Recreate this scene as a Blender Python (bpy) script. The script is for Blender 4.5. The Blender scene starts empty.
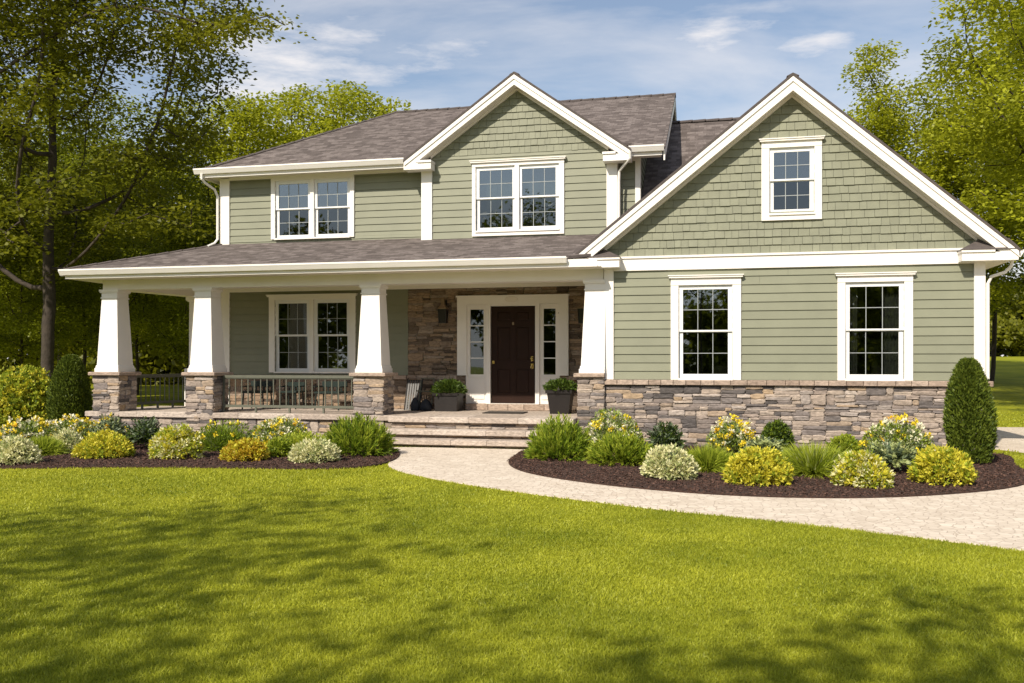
import bpy, bmesh, math, random
import numpy as np
from mathutils import Vector
R = math.radians
SC = bpy.context.scene
COL = SC.collection

# ------------------------------------------------------------------ camera, sky, sun, exposure
CAM_YAW = math.atan(203 / 900)
cam = bpy.data.cameras.new('camera')
cam.sensor_width = 36.0
cam.lens = 900 / 1024 * 36.0
cam.shift_y = 20.5 / 1024
cam.clip_start, cam.clip_end = 0.1, 2000
camo = bpy.data.objects.new('camera', cam)
COL.objects.link(camo)
camo.location = (0, 0, 1.5)
camo.rotation_euler = (R(90), 0, CAM_YAW)
SC.camera = camo

SUN_EL, SUN_AZ = R(40), R(19)          # height; swing to the left of straight behind the camera
to_sun = Vector((-math.sin(SUN_AZ) * math.cos(SUN_EL), -math.cos(SUN_AZ) * math.cos(SUN_EL), math.sin(SUN_EL)))
W = bpy.data.worlds.new('World')
SC.world = W
W.use_nodes = True
nt = W.node_tree
nt.nodes.clear()
wo = nt.nodes.new('ShaderNodeOutputWorld')
sky = nt.nodes.new('ShaderNodeTexSky')
sky.sky_type = 'NISHITA'
sky.sun_disc = False
sky.sun_elevation = SUN_EL
sky.sun_rotation = math.atan2(to_sun.x, to_sun.y)
sky.air_density = 1.1
sky.dust_density = 0.8
sky.ozone_density = 1.6
bg = nt.nodes.new('ShaderNodeBackground'); bg.inputs['Strength'].default_value = 0.11
nt.links.new(sky.outputs[0], bg.inputs[0])
cl = nt.nodes.new('ShaderNodeBackground'); cl.inputs['Color'].default_value = (1.0, 0.96, 0.95, 1); cl.inputs['Strength'].default_value = 0.85
tc = nt.nodes.new('ShaderNodeTexCoord')
mp = nt.nodes.new('ShaderNodeMapping'); mp.inputs['Scale'].default_value = (1.0, 1.0, 4.2); mp.inputs['Location'].default_value = (0.37, 0.9, 0.3)
nt.links.new(tc.outputs['Generated'], mp.inputs[0])
n1 = nt.nodes.new('ShaderNodeTexNoise'); n1.inputs['Scale'].default_value = 2.3; n1.inputs['Detail'].default_value = 7; n1.inputs['Roughness'].default_value = 0.56; n1.inputs['Distortion'].default_value = 0.4
nt.links.new(mp.outputs[0], n1.inputs['Vector'])
cr = nt.nodes.new('ShaderNodeValToRGB')
cr.color_ramp.elements[0].position = 0.42; cr.color_ramp.elements[0].color = (0.09, 0.09, 0.09, 1)
cr.color_ramp.elements[1].position = 0.76; cr.color_ramp.elements[1].color = (0.80, 0.80, 0.80, 1)
nt.links.new(n1.outputs['Fac'], cr.inputs[0])
mx = nt.nodes.new('ShaderNodeMixShader')
n2 = nt.nodes.new('ShaderNodeTexNoise'); n2.inputs['Scale'].default_value = 9.0; n2.inputs['Detail'].default_value = 8; n2.inputs['Roughness'].default_value = 0.62
nt.links.new(mp.outputs[0], n2.inputs['Vector'])
fac = cr.outputs[0]
for az, el, wx, wz, amt in ((-0.4, 19.5, 4.6, 1.6, .95), (6.3, 18.6, 3.6, 1.2, 0.85), (-27.0, 17.0, 12.0, 6.0, 0.9), (-16.0, 19.4, 4.0, 0.9, 0.7), (2.0, 20.8, 7.0, .9, .4)):      # a few puffs of fair-weather cloud
    sub = nt.nodes.new('ShaderNodeVectorMath'); sub.operation = 'SUBTRACT'
    sub.inputs[1].default_value = (math.sin(R(az)) * math.cos(R(el)), math.cos(R(az)) * math.cos(R(el)), math.sin(R(el)))
    nt.links.new(tc.outputs['Generated'], sub.inputs[0])
    sc_ = nt.nodes.new('ShaderNodeVectorMath'); sc_.operation = 'MULTIPLY'; sc_.inputs[1].default_value = (1 / math.sin(R(wx)), 1 / math.sin(R(wx)), 1 / math.sin(R(wz)))
    nt.links.new(sub.outputs[0], sc_.inputs[0])
    ln = nt.nodes.new('ShaderNodeVectorMath'); ln.operation = 'LENGTH'; nt.links.new(sc_.outputs[0], ln.inputs[0])
    mr = nt.nodes.new('ShaderNodeMath'); mr.operation = 'MULTIPLY_ADD'; mr.inputs[1].default_value = 2.6; nt.links.new(n2.outputs['Fac'], mr.inputs[0])
    sb = nt.nodes.new('ShaderNodeMath'); sb.operation = 'MULTIPLY_ADD'; sb.inputs[1].default_value = -1.0; sb.inputs[2].default_value = -0.55; nt.links.new(ln.outputs['Value'], sb.inputs[0]); nt.links.new(sb.outputs[0], mr.inputs[2])
    ml = nt.nodes.new('ShaderNodeMath'); ml.operation = 'MULTIPLY'; ml.use_clamp = True; ml.inputs[1].default_value = amt * 1.1; nt.links.new(mr.outputs[0], ml.inputs[0])
    mm = nt.nodes.new('ShaderNodeMath'); mm.operation = 'MAXIMUM'; nt.links.new(fac, mm.inputs[0]); nt.links.new(ml.outputs[0], mm.inputs[1]); fac = mm.outputs[0]
sp_ = nt.nodes.new('ShaderNodeSeparateXYZ'); nt.links.new(tc.outputs['Generated'], sp_.inputs[0])
hz = nt.nodes.new('ShaderNodeMapRange'); hz.interpolation_type = 'SMOOTHSTEP'; hz.inputs['From Min'].default_value = 0.36; hz.inputs['From Max'].default_value = 0.0; hz.inputs['To Min'].default_value = 0.0; hz.inputs['To Max'].default_value = 0.85
nt.links.new(sp_.outputs['Z'], hz.inputs['Value'])
mh = nt.nodes.new('ShaderNodeMath'); mh.operation = 'MAXIMUM'; nt.links.new(fac, mh.inputs[0]); nt.links.new(hz.outputs[0], mh.inputs[1]); fac = mh.outputs[0]
nt.links.new(fac, mx.inputs[0]); nt.links.new(bg.outputs[0], mx.inputs[1]); nt.links.new(cl.outputs[0], mx.inputs[2])
nt.links.new(mx.outputs[0], wo.inputs[0])

sl = bpy.data.lights.new('sun', 'SUN')
sl.energy = 4.9; sl.angle = R(0.7); sl.color = (1.0, 0.91, 0.775)
so = bpy.data.objects.new('sun', sl); COL.objects.link(so)
so.rotation_euler = to_sun.to_track_quat('Z', 'Y').to_euler()
SC.view_settings.view_transform = 'Standard'
SC.view_settings.look = 'None'
SC.view_settings.exposure = 0.22
SC.view_settings.gamma = 1.0
SC.view_settings.use_curve_mapping = False
SC.render.engine = 'CYCLES'
SC.cycles.max_bounces = 8
SC.cycles.transparent_max_bounces = 8
SC.cycles.use_denoising = True

# ------------------------------------------------------------------ materials
def new_mat(name):
    m = bpy.data.materials.new(name); m.use_nodes = True
    return m, m.node_tree, m.node_tree.nodes['Principled BSDF']
def N(t, typ, **kw):
    n = t.nodes.new(typ)
    for k, v in kw.items():
        if k in n.inputs: n.inputs[k].default_value = v
        else: setattr(n, k, v)
    return n
def rgba(c): return (c[0], c[1], c[2], 1.0)
def scalec(c, f): return tuple(max(0, x * f) for x in c)

def pm(name, col, rough=0.6, var=0.12, scale=6.0, bump=0.0, bscale=60.0, island=0.0, spec=0.4, metal=0.0):
    """painted / plain surface: base colour mottled by noise and by a random step per loose piece"""
    m, t, b = new_mat(name)
    co = N(t, 'ShaderNodeTexCoord')
    nz = N(t, 'ShaderNodeTexNoise', Scale=scale, Detail=5.0, Roughness=0.6)
    t.links.new(co.outputs['Object'], nz.inputs['Vector'])
    mr = N(t, 'ShaderNodeMapRange'); mr.inputs['From Min'].default_value = 0.3; mr.inputs['From Max'].default_value = 0.7
    mr.inputs['To Min'].default_value = 1 - var; mr.inputs['To Max'].default_value = 1 + var
    t.links.new(nz.outputs['Fac'], mr.inputs['Value'])
    fac = mr.outputs[0]
    if island:
        g = N(t, 'ShaderNodeNewGeometry')
        m2 = N(t, 'ShaderNodeMapRange'); m2.inputs['To Min'].default_value = 1 - island; m2.inputs['To Max'].default_value = 1 + island
        t.links.new(g.outputs['Random Per Island'], m2.inputs['Value'])
        mm = N(t, 'ShaderNodeMath', operation='MULTIPLY')
        t.links.new(fac, mm.inputs[0]); t.links.new(m2.outputs[0], mm.inputs[1]); fac = mm.outputs[0]
    vm = N(t, 'ShaderNodeVectorMath', operation='SCALE'); vm.inputs[0].default_value = col
    t.links.new(fac, vm.inputs['Scale'])
    t.links.new(vm.outputs[0], b.inputs['Base Color'])
    b.inputs['Roughness'].default_value = rough
    b.inputs['Specular IOR Level'].default_value = spec
    b.inputs['Metallic'].default_value = metal
    if bump:
        n2 = N(t, 'ShaderNodeTexNoise', Scale=bscale, Detail=4.0)
        t.links.new(co.outputs['Object'], n2.inputs['Vector'])
        bp = N(t, 'ShaderNodeBump', Strength=bump, Distance=0.02)
        t.links.new(n2.outputs['Fac'], bp.inputs['Height']); t.links.new(bp.outputs[0], b.inputs['Normal'])
    return m

def stone_mat(name, stops, bump=0.6):
    m, t, b = new_mat(name)
    g = N(t, 'ShaderNodeNewGeometry'); co = N(t, 'ShaderNodeTexCoord')
    rp = N(t, 'ShaderNodeValToRGB'); rp.color_ramp.interpolation = 'LINEAR'
    e = rp.color_ramp.elements
    while len(e) < len(stops): e.new(0.5)
    for i, (p, c) in enumerate(stops): e[i].position = p; e[i].color = rgba(c)
    t.links.new(g.outputs['Random Per Island'], rp.inputs[0])
    nz = N(t, 'ShaderNodeTexNoise', Scale=14.0, Detail=8.0, Roughness=0.7)
    mpn = N(t, 'ShaderNodeMapping'); mpn.inputs['Scale'].default_value = (1, 1, 2.6)
    t.links.new(co.outputs['Object'], mpn.inputs[0]); t.links.new(mpn.outputs[0], nz.inputs['Vector'])
    mr = N(t, 'ShaderNodeMapRange'); mr.inputs['From Min'].default_value = 0.3; mr.inputs['From Max'].default_value = 0.7
    mr.inputs['To Min'].default_value = 0.52; mr.inputs['To Max'].default_value = 1.42
    t.links.new(nz.outputs['Fac'], mr.inputs['Value'])
    vm = N(t, 'ShaderNodeVectorMath', operation='SCALE')
    t.links.new(rp.outputs[0], vm.inputs[0]); t.links.new(mr.outputs[0], vm.inputs['Scale'])
    t.links.new(vm.outputs[0], b.inputs['Base Color'])
    b.inputs['Roughness'].default_value = 0.85; b.inputs['Specular IOR Level'].default_value = 0.25
    bp = N(t, 'ShaderNodeBump', Strength=bump, Distance=0.02)
    t.links.new(nz.outputs['Fac'], bp.inputs['Height']); t.links.new(bp.outputs[0], b.inputs['Normal'])
    return m

def shingle_mat():
    m, t, b = new_mat('asphalt_shingles')
    uv = N(t, 'ShaderNodeUVMap'); uv.uv_map = 'UVMap'
    br = N(t, 'ShaderNodeTexBrick', Scale=1.0); br.offset = 0.37; br.offset_frequency = 2
    br.inputs['Color1'].default_value = (0.0, 0.0, 0.0, 1); br.inputs['Color2'].default_value = (1, 1, 1, 1)
    br.inputs['Mortar'].default_value = (0.35, 0.35, 0.35, 1)
    br.inputs['Mortar Size'].default_value = 0.007; br.inputs['Mortar Smooth'].default_value = 0.3; br.inputs['Bias'].default_value = 0.0
    br.inputs['Brick Width'].default_value = 0.19; br.inputs['Row Height'].default_value = 0.125
    t.links.new(uv.outputs[0], br.inputs['Vector'])
    nz = N(t, 'ShaderNodeTexNoise', Scale=3.2, Detail=8.0, Roughness=0.75)
    mpn = N(t, 'ShaderNodeMapping'); mpn.inputs['Scale'].default_value = (1, 2.2, 1)
    t.links.new(uv.outputs[0], mpn.inputs[0]); t.links.new(mpn.outputs[0], nz.inputs['Vector'])
    gr = N(t, 'ShaderNodeTexNoise', Scale=45.0, Detail=3.0)
    t.links.new(uv.outputs[0], gr.inputs['Vector'])
    a1 = N(t, 'ShaderNodeMath', operation='MULTIPLY_ADD'); a1.inputs[1].default_value = 0.34; a1.inputs[2].default_value = -0.06
    t.links.new(br.outputs['Color'], a1.inputs[0])
    a2 = N(t, 'ShaderNodeMath', operation='MULTIPLY_ADD'); a2.inputs[1].default_value = 0.85
    t.links.new(nz.outputs['Fac'], a2.inputs[0]); t.links.new(a1.outputs[0], a2.inputs[2])
    a3 = N(t, 'ShaderNodeMath', operation='MULTIPLY_ADD'); a3.inputs[1].default_value = 0.5
    a3b = N(t, 'ShaderNodeMath', operation='SUBTRACT'); a3b.inputs[1].default_value = 0.25
    t.links.new(gr.outputs['Fac'], a3.inputs[0]); t.links.new(a2.outputs[0], a3.inputs[2]); t.links.new(a3.outputs[0], a3b.inputs[0])
    rp = N(t, 'ShaderNodeValToRGB')
    e = rp.color_ramp.elements
    e[0].position = 0.15; e[0].color = (0.050, 0.041, 0.037, 1)
    e[1].position = 0.85; e[1].color = (0.235, 0.20, 0.185, 1)
    q = e.new(0.5); q.color = (0.115, 0.095, 0.087, 1)
    t.links.new(a3b.outputs[0], rp.inputs[0])
    t.links.new(rp.outputs[0], b.inputs['Base Color'])
    b.inputs['Roughness'].default_value = 0.9; b.inputs['Specular IOR Level'].default_value = 0.2
    bp = N(t, 'ShaderNodeBump', Strength=0.55, Distance=0.012)
    ad = N(t, 'ShaderNodeMath', operation='MULTIPLY_ADD'); ad.inputs[1].default_value = -1.0
    t.links.new(br.outputs['Fac'], ad.inputs[0]); t.links.new(gr.outputs['Fac'], ad.inputs[2])
    t.links.new(ad.outputs[0], bp.inputs['Height']); t.links.new(bp.outputs[0], b.inputs['Normal'])
    return m

def leaf_mat(name, c1, c2, transl=0.35, rough=0.5, nscale=1.2, pos_var=0.0):
    """leaf: colour differs leaf by leaf between c1 and c2, some light passes through"""
    m = bpy.data.materials.new(name); m.use_nodes = True
    t = m.node_tree; t.nodes.clear()
    o = N(t, 'ShaderNodeOutputMaterial')
    g = N(t, 'ShaderNodeNewGeometry')
    mixc = N(t, 'ShaderNodeMix', data_type='RGBA')
    mixc.inputs[6].default_value = rgba(c1); mixc.inputs[7].default_value = rgba(c2)
    fac = g.outputs['Random Per Island']
    if pos_var:
        co = N(t, 'ShaderNodeTexCoord'); nz = N(t, 'ShaderNodeTexNoise', Scale=nscale, Detail=4.0, Roughness=0.6)
        t.links.new(co.outputs['Object'], nz.inputs['Vector'])
        mr = N(t, 'ShaderNodeMapRange'); mr.inputs['From Min'].default_value = 0.32; mr.inputs['From Max'].default_value = 0.68
        t.links.new(nz.outputs['Fac'], mr.inputs['Value'])
        ml = N(t, 'ShaderNodeMix', data_type='FLOAT'); ml.inputs[0].default_value = pos_var
        t.links.new(fac, ml.inputs[2]); t.links.new(mr.outputs[0], ml.inputs[3]); fac = ml.outputs[0]
    t.links.new(fac, mixc.inputs[0])
    b = N(t, 'ShaderNodeBsdfPrincipled', Roughness=rough); b.inputs['Specular IOR Level'].default_value = 0.3
    tr = N(t, 'ShaderNodeBsdfTranslucent')
    t.links.new(mixc.outputs[2], b.inputs['Base Color']); t.links.new(mixc.outputs[2], tr.inputs['Color'])
    ms = N(t, 'ShaderNodeMixShader'); ms.inputs[0].default_value = transl
    t.links.new(b.outputs[0], ms.inputs[1]); t.links.new(tr.outputs[0], ms.inputs[2]); t.links.new(ms.outputs[0], o.inputs[0])
    return m

def glass_mat(name, refl, tint):
    m = bpy.data.materials.new(name); m.use_nodes = True
    t = m.node_tree; t.nodes.clear()
    o = N(t, 'ShaderNodeOutputMaterial')
    tr = N(t, 'ShaderNodeBsdfTransparent', Color=rgba(tint))
    gl = N(t, 'ShaderNodeBsdfGlossy', Roughness=0.015, Color=(0.80, 0.91, 1.0, 1))
    co = N(t, 'ShaderNodeTexCoord'); nz = N(t, 'ShaderNodeTexNoise', Scale=1.6, Detail=1.0)
    t.links.new(co.outputs['Object'], nz.inputs['Vector'])
    bp = N(t, 'ShaderNodeBump', Strength=0.05, Distance=0.02)
    t.links.new(nz.outputs['Fac'], bp.inputs['Height']); t.links.new(bp.outputs[0], gl.inputs['Normal'])
    ms = N(t, 'ShaderNodeMixShader'); ms.inputs[0].default_value = refl
    t.links.new(tr.outputs[0], ms.inputs[1]); t.links.new(gl.outputs[0], ms.inputs[2]); t.links.new(ms.outputs[0], o.inputs[0])
    return m

SIDING = (0.212, 0.217, 0.150)
M = {}
M['siding'] = pm('sage_siding', SIDING, 0.55, 0.06, 2.5, 0.08, 90, island=0.035)
M['shake'] = pm('sage_shake', scalec(SIDING, 0.97), 0.6, 0.09, 5.0, 0.15, 70, island=0.055)
M['white'] = pm('white_trim_paint', (0.81, 0.77, 0.72), 0.45, 0.03, 2.0, 0.03, 40)
M['soffit'] = pm('white_soffit_vinyl', (0.78, 0.725, 0.655), 0.5, 0.03, 2.0)
M['gutter'] = pm('white_gutter_metal', (0.80, 0.765, 0.72), 0.35, 0.03, 3.0)
M['vinyl'] = pm('white_window_vinyl', (0.78, 0.78, 0.77), 0.35, 0.02, 3.0)
M['muntin'] = pm('pale_grey_grille', (0.34, 0.36, 0.36), 0.4, 0.02, 3.0)
M['shingle'] = shingle_mat()
M['ridge'] = pm('ridge_cap_shingle', (0.085, 0.07, 0.065), 0.9, 0.2, 9, 0.3, 80)
M['stone'] = stone_mat('ledgestone', [(0.0, (0.085, 0.075, 0.071)), (0.13, (0.15, 0.13, 0.122)), (0.24, (0.28, 0.225, 0.19)), (0.45, (0.42, 0.345, 0.28)),
                                       (0.62, (0.33, 0.265, 0.215)), (0.71, (0.40, 0.29, 0.185)), (0.76, (0.24, 0.20, 0.18)), (0.86, (0.19, 0.165, 0.155)), (1.0, (0.46, 0.39, 0.335))])
M['stone_porch'] = stone_mat('ledgestone_porch', [(0.0, (0.085, 0.062, 0.048)), (0.2, (0.15, 0.112, 0.082)), (0.45, (0.27, 0.19, 0.125)), (0.7, (0.30, 0.215, 0.145)), (0.85, (0.19, 0.148, 0.118)), (1.0, (0.33, 0.26, 0.20))])
M['mortar'] = pm('mortar', (0.20, 0.17, 0.145), 0.9, 0.2, 12, 0.3)
M['cap'] = stone_mat('cap_stone', [(0.0, (0.27, 0.20, 0.155)), (0.5, (0.36, 0.275, 0.215)), (1.0, (0.42, 0.33, 0.265))], 0.4)
M['slab'] = stone_mat('paving_stone', [(0.0, (0.38, 0.31, 0.255)), (1.0, (0.50, 0.425, 0.36))], 0.3)
M['door'] = pm('dark_brown_door', (0.017, 0.0085, 0.006), 0.5, spec=0.15, var=0.12, scale=3, bump=0.05, bscale=30) if 0 else pm('dark_brown_door', (0.026, 0.012, 0.008), 0.5, spec=0.15, var=0.12, scale=3, bump=0.05, bscale=30) #, 0.12, 3, 0.05, 30)
M['brass'] = pm('brass', (0.62, 0.44, 0.18), 0.25, 0.05, 5, metal=1.0)
M['glass'] = glass_mat('window_glass', 0.17, (0.55, 0.58, 0.56))
M['glass_dark'] = glass_mat('screened_window_glass', 0.10, (0.34, 0.36, 0.35))
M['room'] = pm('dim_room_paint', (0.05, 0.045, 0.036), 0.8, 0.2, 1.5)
M['curtain'] = pm('grey_curtain', (0.30, 0.28, 0.26), 0.8, 0.1, 5)
M['rail'] = pm('grey_green_rail_paint', (0.115, 0.118, 0.088), 0.5, 0.1, 5)
M['black'] = pm('black_metal', (0.018, 0.016, 0.014), 0.45, 0.15, 8)
M['pot'] = pm('dark_planter', (0.014, 0.011, 0.010), 0.55, 0.2, 5, 0.1, 40)
M['soil'] = pm('potting_soil', (0.03, 0.02, 0.014), 0.95, 0.3, 20, 0.4)
M['chair'] = pm('dark_green_metal', (0.016, 0.026, 0.022), 0.4, 0.15, 8)
M['bag'] = pm('dark_cloth', (0.015, 0.017, 0.022), 0.7, 0.2, 12, 0.2)
M['mat'] = pm('doormat_fibre', (0.05, 0.043, 0.036), 0.95, 0.3, 30, 0.5, 200)
M['lamp_glass'] = pm('smoked_lamp_glass', (0.012, 0.010, 0.009), 0.3, 0.1, 5)
M['lamp_top'] = pm('bronze', (0.26, 0.19, 0.12), 0.4, 0.15, 8, metal=0.6)
M['bark'] = pm('bark', (0.050, 0.038, 0.029), 0.9, 0.35, 5.0, 0.8, 14)
M['twig'] = pm('twig_bark', (0.075, 0.05, 0.032), 0.9, 0.3, 8.0)

# ------------------------------------------------------------------ scene helpers
LOC = {}
def tag(o, label=None, cat=None, group=None, kind=None):
    if label: o['label'] = label
    if cat: o['category'] = cat
    if group: o['group'] = group
    if kind: o['kind'] = kind
    return o
def empty(name, loc, label, cat, group=None):
    o = bpy.data.objects.new(name, None); COL.objects.link(o)
    o.location = loc; o.empty_display_size = 0.2
    LOC[o] = Vector(loc)
    return tag(o, label, cat, group)
def link(o, parent=None, origin=None):
    COL.objects.link(o)
    if parent is not None: o.parent = parent
    return o

class MB:
    """collects polygons in world space and links them as one mesh object"""
    def __init__(s): s.v = []; s.f = []; s.uv = []; s.has_uv = False; s.mi = []; s.cur = 0
    def poly(s, pts, uv=None):
        i = len(s.v); s.v += [tuple(p) for p in pts]; s.f.append(tuple(range(i, i + len(pts))))
        s.uv.append(uv); s.mi.append(s.cur)
        if uv: s.has_uv = True
    def faces(s, pts, fs):
        i = len(s.v); s.v += [tuple(p) for p in pts]
        for f in fs: s.f.append(tuple(i + k for k in f)); s.uv.append(None); s.mi.append(s.cur)
    def hexa(s, p):   # 8 points: bottom ring 0-3, top ring 4-7
        s.faces(p, [(0, 3, 2, 1), (4, 5, 6, 7), (0, 1, 5, 4), (1, 2, 6, 5), (2, 3, 7, 6), (3, 0, 4, 7)])
    def box(s, x0, x1, y0, y1, z0, z1, bev=0.0):
        if bev <= 0:
            s.hexa([(x0, y0, z0), (x1, y0, z0), (x1, y1, z0), (x0, y1, z0), (x0, y0, z1), (x1, y0, z1), (x1, y1, z1), (x0, y1, z1)]); return
        b = bev; P = []
        for z, i in ((z0, b), (z0 + b, 0), (z1 - b, 0), (z1, b)):
            P += [(x0 + i, y0 + i, z), (x1 - i, y0 + i, z), (x1 - i, y1 - i, z), (x0 + i, y1 - i, z)]
        F = [(3, 2, 1, 0), (12, 13, 14, 15)]
        for r in range(3):
            for k in range(4):
                a = r * 4 + k; c = r * 4 + (k + 1) % 4
                F.append((a, c, c + 4, a + 4))
        s.faces(P, F)
    def rings(s, rings):   # closed loft through rings of equal length
        n = len(rings[0]); P = [p for r in rings for p in r]; F = [tuple(reversed(range(n))), tuple(range((len(rings) - 1) * n, len(rings) * n))]
        for r in range(len(rings) - 1):
            for k in range(n):
                a = r * n + k; c = r * n + (k + 1) % n
                F.append((a, c, c + n, a + n))
        s.faces(P, F)
    def prism(s, xz, y0, y1):
        n = len(xz)
        s.rings([[(x, y0, z) for x, z in xz], [(x, y1, z) for x, z in xz]])
    def tube(s, pts, r, n=8):
        pts = [Vector(p) for p in pts]; rs = r if isinstance(r, (list, tuple)) else [r] * len(pts)
        rg = []; up = None
        for i, p in enumerate(pts):
            d = (pts[min(i + 1, len(pts) - 1)] - pts[max(i - 1, 0)]).normalized()
            if up is None: up = d.orthogonal().normalized()
            up = (up - d * up.dot(d)).normalized(); sd = d.cross(up)
            rg.append([tuple(p + (up * math.cos(a) + sd * math.sin(a)) * rs[i]) for a in (2 * math.pi * k / n for k in range(n))])
        s.rings(rg)
    def build(s, name, mat, parent=None, smooth=False, recalc=True):
        me = bpy.data.meshes.new(name)
        off = Vector((0, 0, 0)); q = parent
        while q is not None: off = off + LOC.get(q, Vector((0, 0, 0))); q = q.parent
        me.from_pydata([(a - off.x, b - off.y, c - off.z) for a, b, c in s.v], [], s.f)
        for m in (mat if isinstance(mat, (list, tuple)) else [mat]): me.materials.append(m)
        if any(s.mi): me.polygons.foreach_set('material_index', s.mi)
        if s.has_uv:
            ul = me.uv_layers.new(name='UVMap')
            for p, u in zip(me.polygons, s.uv):
                if u:
                    for li, c in zip(p.loop_indices, u): ul.data[li].uv = c
        if recalc:
            bm = bmesh.new(); bm.from_mesh(me); bmesh.ops.recalc_face_normals(bm, faces=bm.faces); bm.to_mesh(me); bm.free()
        if smooth: me.polygons.foreach_set('use_smooth', [True] * len(me.polygons))
        me.update()
        o = bpy.data.objects.new(name, me)
        return link(o, parent)

class Frame:
    """a wall plane: u along it, d out of it, z up"""
    def __init__(s, o, ud, n): s.o = Vector(o); s.u = Vector(ud); s.n = Vector(n)
    def __call__(s, u, d, z): return tuple(s.o + s.u * u + s.n * d + Vector((0, 0, z)))
def front(Y): return Frame((0, Y, 0), (1, 0, 0), (0, -1, 0))
def rightw(X): return Frame((X, 0, 0), (0, 1, 0), (1, 0, 0))
def leftw(X): return Frame((X, 0, 0), (0, 1, 0), (-1, 0, 0))

def np_mesh(name, V, tris, quads, mats, mi=None, parent=None, smooth=False):
    me = bpy.data.meshes.new(name)
    V = np.asarray(V, dtype=np.float32); nt_ = len(tris); nq = len(quads)
    me.vertices.add(len(V)); me.vertices.foreach_set('co', V.ravel())
    loops = np.concatenate([np.asarray(tris, dtype=np.int32).ravel(), np.asarray(quads, dtype=np.int32).ravel()])
    me.loops.add(len(loops)); me.loops.foreach_set('vertex_index', loops)
    me.polygons.add(nt_ + nq)
    st = np.concatenate([np.arange(nt_) * 3, nt_ * 3 + np.arange(nq) * 4]).astype(np.int32)
    me.polygons.foreach_set('loop_start', st)
    if mi is not None: me.polygons.foreach_set('material_index', np.asarray(mi, dtype=np.int32))
    for m in mats: me.materials.append(m)
    if smooth: me.polygons.foreach_set('use_smooth', np.ones(nt_ + nq, dtype=bool))
    me.update(calc_edges=True); me.validate()
    o = bpy.data.objects.new(name, me)
    return link(o, parent)

# ------------------------------------------------------------------ building pieces
EXP = 0.150
def sub_intervals(a, b, holes):
    out = [(a, b)]
    for h0, h1 in holes:
        nx = []
        for p, q in out:
            if h1 <= p or h0 >= q: nx.append((p, q)); continue
            if h0 > p: nx.append((p, h0))
            if h1 < q: nx.append((h1, q))
        out = nx
    return out
def siding(mb, fr, u0, u1, z0, z1, holes=(), lim=None, seed=0):
    """lapped clapboards, each a wedge; holes are (u0,u1,z0,z1); lim(z)->(ul,ur) clips to a gable"""
    rnd = random.Random(seed); z = z0
    while z < z1 - 0.01:
        zt = min(z + EXP, z1)
        rj = random.Random(seed * 1000 + int(z * 100))
        cuts = sorted({z, zt} | {h[k] for h in holes for k in (2, 3) if z < h[k] < zt})
        for a, b in zip(cuts[:-1], cuts[1:]):
            hs = [(h[0], h[1]) for h in holes if h[2] < b - 1e-4 and h[3] > a + 1e-4]
            ivs = []
            for p, q in sub_intervals(u0, u1, hs):
                x = p
                while q - x > 3.7:
                    cut = x + rj.uniform(1.2, 3.6); ivs.append((x, cut - .0012)); x = cut + .0012
                ivs.append((x, q))
            for p, q in ivs:
                pb, qb, pt, qt = p, q, p, q
                if lim:
                    l0 = lim(a); l1 = lim(b)
                    pb, qb, pt, qt = max(p, l0[0]), min(q, l0[1]), max(p, l1[0]), min(q, l1[1])
                    if qb - pb < 0.02: continue
                    if qt < pt: pt = qt = (pt + qt) / 2
                da = 0.022 - 0.018 * (a - z) / EXP; db = 0.022 - 0.018 * (b - z) / EXP
                j = rnd.uniform(-0.0015, 0.0015)
                mb.hexa([fr(pb, da + j, a), fr(qb, da + j, a), fr(qb, -0.02, a), fr(pb, -0.02, a), fr(pt, db + j, b), fr(qt, db + j, b), fr(qt, -0.02, b), fr(pt, -0.02, b)])
        z = zt
def shakes(mb, fr, z0, z1, lim, holes=(), seed=0, wmin=0.11, wmax=0.21):
    rnd = random.Random(seed); z = z0; row = 0
    while z < z1 - 0.03:
        zt = min(z + 0.140, z1)
        l0 = lim(z); l1 = lim(min(zt, z1))
        u = l0[0] - rnd.uniform(0, 0.15)
        while u < l0[1]:
            w = rnd.uniform(wmin, wmax)
            a, b = u + 0.0022, u + w - 0.0022
            u += w
            hit = [h for h in holes if h[2] < zt - 0.03 and h[3] > z + 0.03]
            for p, q in sub_intervals(a, b, [(h[0], h[1]) for h in hit]):
                pb, qb = max(p, l0[0]), min(q, l0[1]); pt, qt = max(p, l1[0]), min(q, l1[1])
                if qb - pb < 0.01: continue
                if qt < pt: pt = qt = min(max((p + q) / 2, l1[0]), l1[1])
                d = 0.026 + rnd.uniform(-0.004, 0.005); j = rnd.uniform(-0.004, 0.004)
                mb.hexa([fr(pb, d, z + j), fr(qb, d, z + j), fr(qb, -0.02, z + j), fr(pb, -0.02, z + j), fr(pt, 0.005, zt + .006), fr(qt, 0.005, zt + .006), fr(qt, -0.02, zt + .006), fr(pt, -0.02, zt + .006)])
        z = zt; row += 1

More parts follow.
